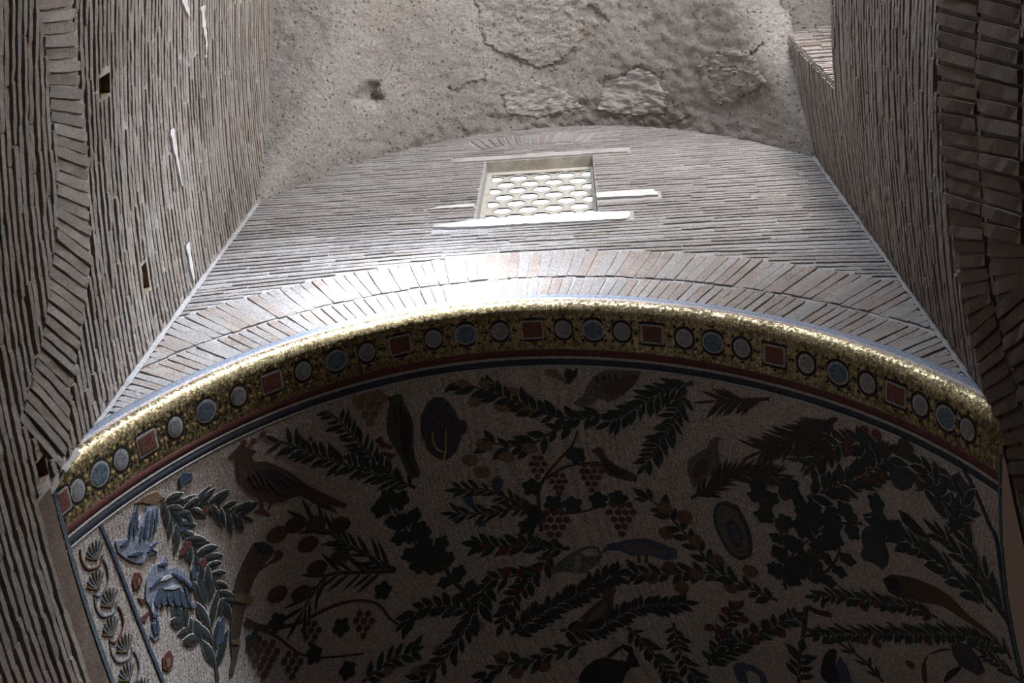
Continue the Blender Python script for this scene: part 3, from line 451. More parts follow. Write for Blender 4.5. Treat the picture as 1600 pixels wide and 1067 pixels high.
FIGURES=[('pheasant',[(1.39,0.0493),(1.459,0.0472),(1.513,0.0478),(1.549,0.0518),(1.598,0.0554),(1.552,0.0572),(1.56,0.0611),(1.65,0.0654),(1.722,0.072),(1.814,0.082),(1.886,0.0935),(2.005,0.1068),(2.14,0.1222),(2.115,0.1236),(2.017,0.1162),(2.06,0.1243),(1.955,0.1149),(1.829,0.0995),(1.77,0.0975),(1.69,0.097),(1.587,0.092),(1.513,0.085),(1.442,0.0738),(1.412,0.0656),(1.431,0.0564),(1.433,0.0518)],'birdbrown',None,1),('wing',[(1.557,0.0681),(1.638,0.0696),(1.722,0.0771),(1.819,0.0891),(1.787,0.0913),(1.651,0.0834),(1.569,0.0756)],'birddark',0,2),('leg',[(1.529,0.0866),(1.55,0.0875),(1.541,0.0941),(1.584,0.1018),(1.558,0.1008),(1.464,0.0925),(1.523,0.0932)],'red',0,0),('leg',[(1.612,0.0922),(1.634,0.0935),(1.585,0.0971),(1.562,0.0965)],'red',0,0),('parrot',[(2.572,0.0523),(2.621,0.0551),(2.659,0.0536),(2.7,0.0564),(2.702,0.0628),(2.731,0.0732),(2.736,0.084),(2.708,0.0953),(2.7,0.1084),(2.711,0.1201),(2.69,0.1242),(2.631,0.123),(2.613,0.1147),(2.592,0.1018),(2.551,0.0867),(2.548,0.0761),(2.58,0.0654),(2.606,0.0584)],'birdgreen',None,1),('wing',[(2.681,0.0686),(2.715,0.0821),(2.691,0.0947),(2.648,0.1041),(2.626,0.092),(2.637,0.0793)],'birddark',4,2),('leg',[(2.55,0.0989),(2.591,0.1001),(2.531,0.1021),(2.514,0.1095),(2.499,0.1085),(2.501,0.0993),(2.474,0.0944),(2.498,0.095)],'red',4,0),('leg',[(2.522,0.0894),(2.563,0.0927),(2.558,0.0952),(2.482,0.0907),(2.45,0.0829),(2.484,0.084)],'red',4,0),('partridge',[(3.874,0.0866),(3.949,0.0805),(3.992,0.0706),(4.04,0.0626),(4.118,0.0562),(4.247,0.053),(4.333,0.053),(4.38,0.0569),(4.355,0.065),(4.293,0.0742),(4.217,0.0816),(4.12,0.0867),(4.056,0.0826),(4.003,0.0894),(3.923,0.091)],'birdgrey',None,1),('wing',[(4.091,0.0714),(4.186,0.0662),(4.375,0.0579),(4.34,0.0669),(4.259,0.0759),(4.148,0.082),(4.103,0.077)],'birdbrown',8,2),('leg',[(4.116,0.0546),(4.134,0.0548),(4.101,0.0496),(4.017,0.0486),(4.01,0.0495),(4.082,0.0509)],'red',8,0),('leg',[(4.245,0.0535),(4.267,0.0536),(4.261,0.0485),(4.164,0.0479),(4.16,0.0489),(4.229,0.0503)],'red',8,0),('small_bird',[(3.938,0.1335),(3.983,0.1302),(4.02,0.1313),(4.032,0.14),(4.094,0.1491),(4.231,0.1608),(4.219,0.1667),(4.132,0.1644),(4.016,0.1571),(3.99,0.1502),(3.988,0.1397)],'birdbrown',None,1),('wing',[(4.016,0.1417),(4.068,0.1491),(4.144,0.1576),(4.112,0.161),(4.031,0.1559)],'birddark',12,2),('partridge',[(4.913,0.1179),(4.869,0.1168),(4.826,0.1211),(4.79,0.1293),(4.706,0.1361),(4.631,0.144),(4.609,0.1549),(4.622,0.168),(4.639,0.1737),(4.704,0.1653),(4.794,0.1572),(4.862,0.1453),(4.873,0.13),(4.879,0.1213)],'birdgrey',None,1),('wing',[(4.803,0.1404),(4.722,0.1429),(4.657,0.1531),(4.651,0.1659),(4.744,0.1558)],'birdbrown',14,2),('blue_bird',[(3.8,0.2364),(3.869,0.2279),(3.952,0.2277),(4.054,0.226),(4.173,0.2267),(4.302,0.235),(4.376,0.2414),(4.362,0.25),(4.265,0.2512),(4.157,0.2448),(4.016,0.2422),(3.936,0.2348),(3.865,0.2337)],'birdblue',None,1),('wing',[(3.981,0.23),(4.118,0.2298),(4.247,0.2376),(4.334,0.2428),(4.163,0.2424),(4.024,0.2388)],'birdgrey',16,2),('leg',[(4.069,0.2427),(4.092,0.2434),(4.067,0.2518),(4.047,0.2518)],'red',16,0),('leg',[(4.124,0.2443),(4.142,0.2449),(4.123,0.2531),(4.104,0.2525)],'red',16,0),('wren',[(3.73,0.2722),(3.783,0.271),(3.82,0.2757),(3.777,0.2823),(3.744,0.2936),(3.671,0.3009),(3.58,0.3054),(3.413,0.3056),(3.495,0.296),(3.472,0.2952),(3.551,0.2902),(3.616,0.2856),(3.697,0.2815)],'birdbrown',None,1),('wing',[(3.705,0.2853),(3.709,0.2923),(3.596,0.3006),(3.506,0.3008),(3.597,0.2918)],'birdgrey',20,2),('dove',[(0.399,0.0538),(0.494,0.0576),(0.551,0.0515),(0.62,0.0435),(0.603,0.0556),(0.628,0.0583),(0.695,0.0492),(0.764,0.0512),(0.748,0.0616),(0.655,0.068),(0.682,0.0777),(0.627,0.0757),(0.552,0.0766),(0.468,0.0705),(0.395,0.0604)],'doveblue',None,1),('wing',[(0.614,0.056),(0.688,0.0506),(0.746,0.0522),(0.726,0.0608),(0.641,0.0657)],'doveblue',22,2),('dove',[(0.729,0.0824),(0.747,0.0865),(0.702,0.089),(0.78,0.093),(0.85,0.1027),(0.857,0.1117),(0.802,0.1032),(0.761,0.1023),(0.8,0.1137),(0.828,0.1236),(0.738,0.1179),(0.64,0.1085),(0.56,0.1063),(0.505,0.1216),(0.455,0.1218),(0.432,0.1169),(0.518,0.1072),(0.492,0.0975),(0.539,0.0873),(0.623,0.082),(0.68,0.0841)],'doveblue',None,1),('wing',[(0.605,0.0961),(0.752,0.1048),(0.81,0.122),(0.723,0.1156),(0.653,0.1063),(0.545,0.104)],'birdblue',24,2),('leg',[(0.465,0.1037),(0.498,0.1042),(0.434,0.108),(0.382,0.1034)],'red',24,0),('leg',[(0.438,0.0921),(0.505,0.0979),(0.455,0.0977)],'red',24,0),('bowl',[(2.807,0.0755),(2.857,0.0677),(2.913,0.0641),(2.972,0.0658),(3.013,0.0714),(3.044,0.0796),(3.061,0.0873),(3.068,0.0936),(3.046,0.1035),(3.002,0.1114),(2.948,0.116),(2.893,0.118),(2.836,0.1143),(2.793,0.1073),(2.776,0.0963),(2.781,0.0848)],'bronze',None,1),('bowl_boss',[(3.062,0.0877),(3.094,0.0876),(3.106,0.0931),(3.086,0.0995),(3.057,0.1001),(3.053,0.0947)],'birdbrown',28,2),('gold_rim',[(2.791,0.0948),(2.792,0.103),(2.82,0.1097),(2.856,0.1141),(2.89,0.1162),(2.918,0.1087),(2.952,0.092),(2.96,0.092),(2.928,0.1092),(2.896,0.1176),(2.847,0.1153),(2.804,0.1109),(2.778,0.1037),(2.782,0.0951)],'gold',28,2),('gold_rim',[(2.859,0.0911),(2.854,0.0984),(2.867,0.1055),(2.904,0.1094),(2.901,0.1107),(2.858,0.1067),(2.842,0.0996),(2.852,0.0915)],'gold',28,2),('dish',[(4.742,0.1967),(4.719,0.2131),(4.74,0.2307),(4.772,0.245),(4.831,0.2523),(4.93,0.2468),(4.975,0.2322),(4.983,0.2154),(4.962,0.1996),(4.936,0.1895),(4.846,0.1853),(4.778,0.1893)],'bronze',None,1),('dish_face',[(4.763,0.1983),(4.744,0.2127),(4.762,0.2286),(4.797,0.2423),(4.846,0.2483),(4.918,0.2436),(4.954,0.2316),(4.958,0.2159),(4.935,0.2007),(4.911,0.1934),(4.84,0.189),(4.792,0.1918)],'birdgrey',32,2),('dish_ring',[(4.818,0.2085),(4.813,0.225),(4.841,0.2352),(4.89,0.236),(4.919,0.2239),(4.902,0.2094),(4.862,0.2045)],'bronze',32,3),('dish_heart',[(4.837,0.2117),(4.835,0.2228),(4.857,0.2306),(4.886,0.2314),(4.9,0.2228),(4.887,0.2124),(4.86,0.2089)],'birdblue',32,4),('drinking_horn',[(1.368,0.1135),(1.408,0.1119),(1.467,0.1146),(1.519,0.1212),(1.534,0.1252),(1.477,0.1275),(1.384,0.1303),(1.311,0.1343),(1.242,0.1407),(1.16,0.1497),(1.07,0.1608),(1.003,0.1702),(0.924,0.1779),(0.893,0.1762),(0.961,0.1676),(1.002,0.1561),(1.069,0.144),(1.12,0.1356),(1.186,0.1265),(1.275,0.1195)],'horn',None,1),('horn_mouth',[(1.402,0.1118),(1.464,0.1153),(1.514,0.1211),(1.508,0.1246),(1.453,0.1222),(1.409,0.1157)],'birddark',36,2),('horn_band',[(1.135,0.1334),(1.242,0.1407),(1.268,0.1448),(1.245,0.1469),(1.186,0.1434),(1.118,0.1375)],'bronzegold',36,2),('horn_band',[(0.998,0.1584),(1.071,0.1627),(1.049,0.1652),(0.988,0.1606)],'bronzegold',36,2),('horn_strap',[(1.154,0.1305),(1.009,0.1368),(0.986,0.1393),(1.078,0.1418),(1.081,0.1407),(1.016,0.1387),(1.03,0.1373),(1.152,0.1328)],'birdbrown',36,0),('horn_ring',[(1.525,0.1255),(1.576,0.1267),(1.587,0.1311),(1.553,0.1332),(1.461,0.1316),(1.364,0.1313),(1.365,0.1297),(1.466,0.1301),(1.524,0.1294)],'birdbrown',36,0),('silver_jug',[(3.386,0.2367),(3.423,0.2392),(3.495,0.235),(3.583,0.2298),(3.634,0.2288),(3.689,0.2361),(3.783,0.2378),(3.779,0.2441),(3.722,0.2474),(3.648,0.252),(3.579,0.2499),(3.493,0.245),(3.383,0.2447)],'silver',None,1),('jug_handle',[(3.623,0.2285),(3.738,0.2262),(3.804,0.2291),(3.806,0.241),(3.786,0.2414),(3.789,0.2311),(3.732,0.2285),(3.634,0.2312)],'silver',42,0),('jug_band',[(3.631,0.2301),(3.656,0.2347),(3.596,0.2504),(3.562,0.2494)],'silverlight',42,2),('dark_jug',[(3.26,0.3555),(3.341,0.3448),(3.436,0.3405),(3.537,0.3417),(3.605,0.3485),(3.661,0.3514),(3.712,0.344),(3.683,0.3372),(3.573,0.3427),(3.542,0.3404),(3.696,0.3333),(3.757,0.3383),(3.742,0.3468),(3.744,0.3611),(3.672,0.3594),(3.614,0.3644),(3.559,0.372)],'birddark',None,1),('bronze_ring',[(4.437,0.3817),(4.478,0.3764),(4.528,0.3771),(4.605,0.3818),(4.655,0.3906),(4.648,0.4041),(4.6,0.4033),(4.61,0.3924),(4.55,0.3866),(4.508,0.3914),(4.491,0.4024),(4.422,0.4011)],'birdblue',None,1),('dark_vessel',[(5.167,0.3792),(5.251,0.361),(5.338,0.353),(5.354,0.3567),(5.29,0.3749),(5.254,0.4004),(5.144,0.4019),(5.122,0.393)],'birddark',None,1),('dark_vessel',[(5.363,0.3627),(5.381,0.3746),(5.353,0.3982),(5.269,0.3999),(5.297,0.3771)],'birdblue',None,1),('drinking_horn',[(5.973,0.242),(6.038,0.2333),(6.229,0.2259),(6.425,0.2246),(6.548,0.2282),(6.667,0.2383),(6.913,0.2458),(6.852,0.2489),(6.584,0.2475),(6.456,0.245),(6.261,0.2526),(6.072,0.2584),(5.999,0.256)],'horn',None,1),('horn_mouth',[(5.98,0.2415),(6.036,0.2352),(6.112,0.2344),(6.119,0.2454),(6.048,0.2572),(6.003,0.2542)],'birddark',49,2),('scallop_shell',[(6.425,0.2949),(6.507,0.2834),(6.603,0.2829),(6.666,0.2911),(6.678,0.3084),(6.607,0.3191),(6.525,0.319),(6.445,0.3196),(6.419,0.3075)],'bronze',None,1),('ribbon',[(6.433,0.2998),(6.304,0.3117),(6.185,0.3235),(6.118,0.3386),(6.056,0.3683),(6.025,0.3704),(6.056,0.3504),(6.149,0.3283),(6.311,0.3079)],'birdbrown',None,1),('scallop_shell',[(6.222,0.358),(6.294,0.3395),(6.445,0.3196),(6.449,0.3231),(6.339,0.3423)],'birddark',None,1),('vessel',[(5.874,0.1959),(5.936,0.1821),(6.069,0.1757),(6.091,0.1836),(6.055,0.1963),(6.07,0.2086),(6.045,0.2214),(5.993,0.2298),(5.938,0.2248),(5.85,0.2253),(5.835,0.2181),(5.906,0.2134),(5.924,0.2182),(5.874,0.209)],'bronze',None,1),('round_flask',[(6.181,0.1084),(6.219,0.0993),(6.291,0.0955),(6.34,0.1004),(6.367,0.1089),(6.335,0.1183),(6.273,0.1246),(6.216,0.124),(6.185,0.1173)],'bronze',None,1),('flask_strap',[(6.291,0.0955),(6.371,0.0987),(6.459,0.1091),(6.431,0.1147),(6.345,0.1209),(6.398,0.115),(6.346,0.1017)],'birdbrown',55,0),('long_vessel',[(6.667,0.084),(6.735,0.068),(6.785,0.0807),(6.854,0.0824),(6.863,0.0978),(6.803,0.1199),(6.734,0.118),(6.766,0.0958),(6.693,0.0947)],'bronze',None,1),('long_vessel',[(6.219,0.1488),(6.289,0.1497),(6.376,0.1573),(6.459,0.1714),(6.393,0.1757),(6.319,0.1681),(6.243,0.1606)],'birddark',None,1),('heart_leaf',[(3.856,0.0694),(3.838,0.0601),(3.858,0.0515),(3.888,0.0503),(3.897,0.0576)],'leaf',None,1),('heart_leaf',[(3.86,0.0695),(3.899,0.0576),(3.924,0.0505),(3.938,0.052),(3.919,0.0622)],'leaf',None,1),('pear',[(3.707,0.0544),(3.742,0.0503),(3.782,0.053),(3.821,0.0624),(3.852,0.0675),(3.829,0.0668),(3.76,0.0619),(3.709,0.0587)],'fruit',None,1),('red_fruit',[(0.469,0.0779),(0.511,0.0802),(0.51,0.0854),(0.47,0.0882),(0.428,0.0862),(0.439,0.0807)],'red',None,1),('fruit_heart',[(0.474,0.0816),(0.495,0.0831),(0.482,0.0871),(0.46,0.0863)],'fruit',62,2),('red_fruit',[(0.465,0.1341),(0.53,0.1329),(0.546,0.1385),(0.515,0.1428),(0.466,0.143),(0.436,0.1391)],'red',None,1),('fruit_heart',[(0.478,0.136),(0.513,0.1376),(0.502,0.1413),(0.469,0.1411)],'fruit',64,2),('blue_petal',[(0.985,0.0449),(1.023,0.0431),(1.087,0.0466),(1.085,0.0504),(1.027,0.0503),(0.978,0.0513)],'birdblue',None,1),('blue_petal',[(0.879,0.072),(0.912,0.0699),(0.964,0.0708),(0.974,0.0761),(0.935,0.0771),(0.891,0.0754)],'birdblue',None,1),('blue_petal',[(0.882,0.1013),(0.919,0.0996),(0.924,0.1049),(0.908,0.1078),(0.877,0.1069)],'birdblue',None,1),('blue_petal',[(0.931,0.1434),(1.012,0.1413),(0.946,0.1553),(0.875,0.1555)],'birdblue',None,1),('trumpet_flower',[(2.906,0.1422),(2.945,0.1424),(2.999,0.1472),(2.932,0.1479),(2.898,0.1483)],'birdblue',None,1),('trumpet_flower',[(2.956,0.1518),(3.027,0.1521),(3.022,0.1627),(2.977,0.1623)],'birdblue',None,1),('trumpet_flower',[(2.836,0.1635),(2.882,0.1638),(2.917,0.171),(2.843,0.171)],'birdblue',None,1),('trumpet_flower',[(3.198,0.1445),(3.24,0.1429),(3.269,0.1475),(3.22,0.1585),(3.196,0.1577)],'birdblue',None,1),('trumpet_flower',[(3.003,0.1762),(3.07,0.1783),(3.058,0.1835),(3.008,0.182)],'birdblue',None,1),('ochre_panel',[(0.618,0.0372),(0.715,0.0395),(0.806,0.0442),(0.828,0.0502),(0.761,0.0508),(0.675,0.0447)],'fruit',None,1),('feather',[(0.513,0.0584),(0.573,0.0519),(0.596,0.0464),(0.546,0.0504),(0.499,0.0576)],'birdblue',22,3),('feather',[(0.552,0.0592),(0.607,0.0512),(0.623,0.0449),(0.582,0.0497),(0.539,0.0585)],'birdblue',22,3),('feather',[(0.585,0.0641),(0.624,0.0605),(0.629,0.0572),(0.597,0.059),(0.571,0.0633)],'birdblue',22,3),('feather',[(0.624,0.065),(0.679,0.0569),(0.695,0.0506),(0.654,0.0554),(0.611,0.0642)],'birdblue',22,3),('feather',[(0.67,0.0654),(0.718,0.0581),(0.739,0.0519),(0.693,0.0566),(0.657,0.0647)],'birdblue',22,3),('feather',[(0.708,0.0659),(0.752,0.0593),(0.771,0.0534),(0.727,0.0578),(0.696,0.0651)],'birdblue',22,3),('feather',[(0.424,0.059),(0.471,0.0602),(0.505,0.0591),(0.472,0.0576),(0.421,0.0579)],'birdblue',22,3),('feather',[(0.463,0.0668),(0.526,0.0703),(0.577,0.0708),(0.53,0.068),(0.457,0.066)],'birdblue',22,3),('feather',[(0.616,0.0735),(0.679,0.0729),(0.708,0.0711),(0.665,0.0706),(0.609,0.0723)],'birdblue',22,3),('feather',[(0.55,0.1007),(0.545,0.1036),(0.56,0.1063),(0.568,0.1048),(0.565,0.1011)],'birdblue',24,3),('feather',[(0.604,0.102),(0.591,0.1053),(0.6,0.1083),(0.618,0.1065),(0.614,0.1028)],'birdblue',24,3),('feather',[(0.652,0.1037),(0.645,0.107),(0.651,0.1104),(0.671,0.1082),(0.669,0.1041)],'birdblue',24,3),('feather',[(0.707,0.105),(0.689,0.1105),(0.701,0.1147),(0.721,0.1114),(0.722,0.1055)],'birdblue',24,3),('feather',[(0.756,0.1071),(0.737,0.1137),(0.747,0.1187),(0.768,0.1146),(0.765,0.1079)],'birdblue',24,3),('feather',[(0.797,0.108),(0.786,0.1159),(0.793,0.1219),(0.809,0.1171),(0.811,0.1085)],'birdblue',24,3),('feather',[(0.802,0.1024),(0.828,0.1089),(0.864,0.1129),(0.849,0.1087),(0.81,0.1025)],'birdblue',24,3),('feather',[(0.737,0.0943),(0.781,0.1012),(0.83,0.1048),(0.8,0.1002),(0.743,0.094)],'birdblue',24,3),('feather',[(0.494,0.1082),(0.517,0.1102),(0.538,0.1103),(0.526,0.1084),(0.503,0.1072)],'birdblue',24,3),('feather',[(0.475,0.1115),(0.461,0.1159),(0.471,0.1196),(0.489,0.1171),(0.492,0.1119)],'birdblue',24,3),('feather',[(0.515,0.112),(0.489,0.1164),(0.487,0.1204),(0.515,0.118),(0.527,0.1128)],'birdblue',24,3),('feather',[(0.555,0.0933),(0.625,0.0935),(0.668,0.0918),(0.618,0.0909),(0.547,0.0921)],'birdblue',24,3),('feather',[(0.658,0.0847),(0.703,0.0871),(0.734,0.0872),(0.705,0.0849),(0.659,0.0836)],'birdblue',24,3),('feather',[(0.595,0.0567),(0.625,0.0538),(0.632,0.0509),(0.606,0.0523),(0.586,0.056)],'dovewhite',22,3),('feather',[(0.643,0.0706),(0.66,0.0747),(0.686,0.077),(0.677,0.0744),(0.648,0.0706)],'dovewhite',22,3),('feather',[(0.62,0.0928),(0.692,0.0956),(0.74,0.0962),(0.697,0.0934),(0.623,0.0917)],'dovewhite',24,3),('feather',[(0.638,0.0988),(0.713,0.1036),(0.772,0.1053),(0.721,0.1017),(0.639,0.098)],'dovewhite',24,3),('feather',[(0.521,0.1006),(0.503,0.1038),(0.505,0.1068),(0.525,0.105),(0.528,0.1013)],'dovewhite',24,3),('feather',[(1.492,0.0678),(1.515,0.0753),(1.543,0.0801),(1.534,0.075),(1.504,0.0675)],'birdbrown',0,3),('feather',[(1.531,0.0684),(1.55,0.0766),(1.578,0.0818),(1.571,0.0763),(1.539,0.0684)],'birdbrown',0,3),('feather',[(1.578,0.0705),(1.592,0.0792),(1.613,0.0851),(1.611,0.0793),(1.587,0.0706)],'birdbrown',0,3),('feather',[(1.614,0.0762),(1.66,0.0866),(1.703,0.0931),(1.679,0.0859),(1.624,0.0758)],'birdbrown',0,3),('feather',[(1.692,0.0773),(1.766,0.0888),(1.828,0.0955),(1.783,0.0877),(1.699,0.077)],'birdbrown',0,3),('feather',[(2.626,0.0632),(2.613,0.072),(2.616,0.0783),(2.631,0.0725),(2.636,0.0632)],'birddark',4,3),('feather',[(2.664,0.0617),(2.654,0.071),(2.659,0.0774),(2.673,0.0711),(2.674,0.0618)],'birddark',4,3),('feather',[(2.679,0.0805),(2.667,0.0915),(2.671,0.0992),(2.685,0.0921),(2.686,0.081)],'birddark',4,3),('feather',[(2.622,0.0974),(2.631,0.1081),(2.65,0.1147),(2.649,0.1079),(2.63,0.0975)],'birddark',4,3),('feather',[(2.644,0.104),(2.654,0.1143),(2.672,0.1214),(2.673,0.1141),(2.654,0.1037)],'birddark',4,3),('feather',[(4.061,0.0627),(4.061,0.0667),(4.072,0.0683),(4.078,0.0658),(4.07,0.0628)],'birddark',8,3),('feather',[(4.105,0.0616),(4.105,0.0651),(4.117,0.0667),(4.123,0.0642),(4.114,0.0611)],'birddark',8,3),('feather',[(4.149,0.0604),(4.149,0.0639),(4.161,0.066),(4.166,0.0635),(4.158,0.0599)],'birddark',8,3),('feather',[(4.193,0.0597),(4.193,0.0632),(4.205,0.0653),(4.21,0.0624),(4.202,0.0593)],'birddark',8,3)]
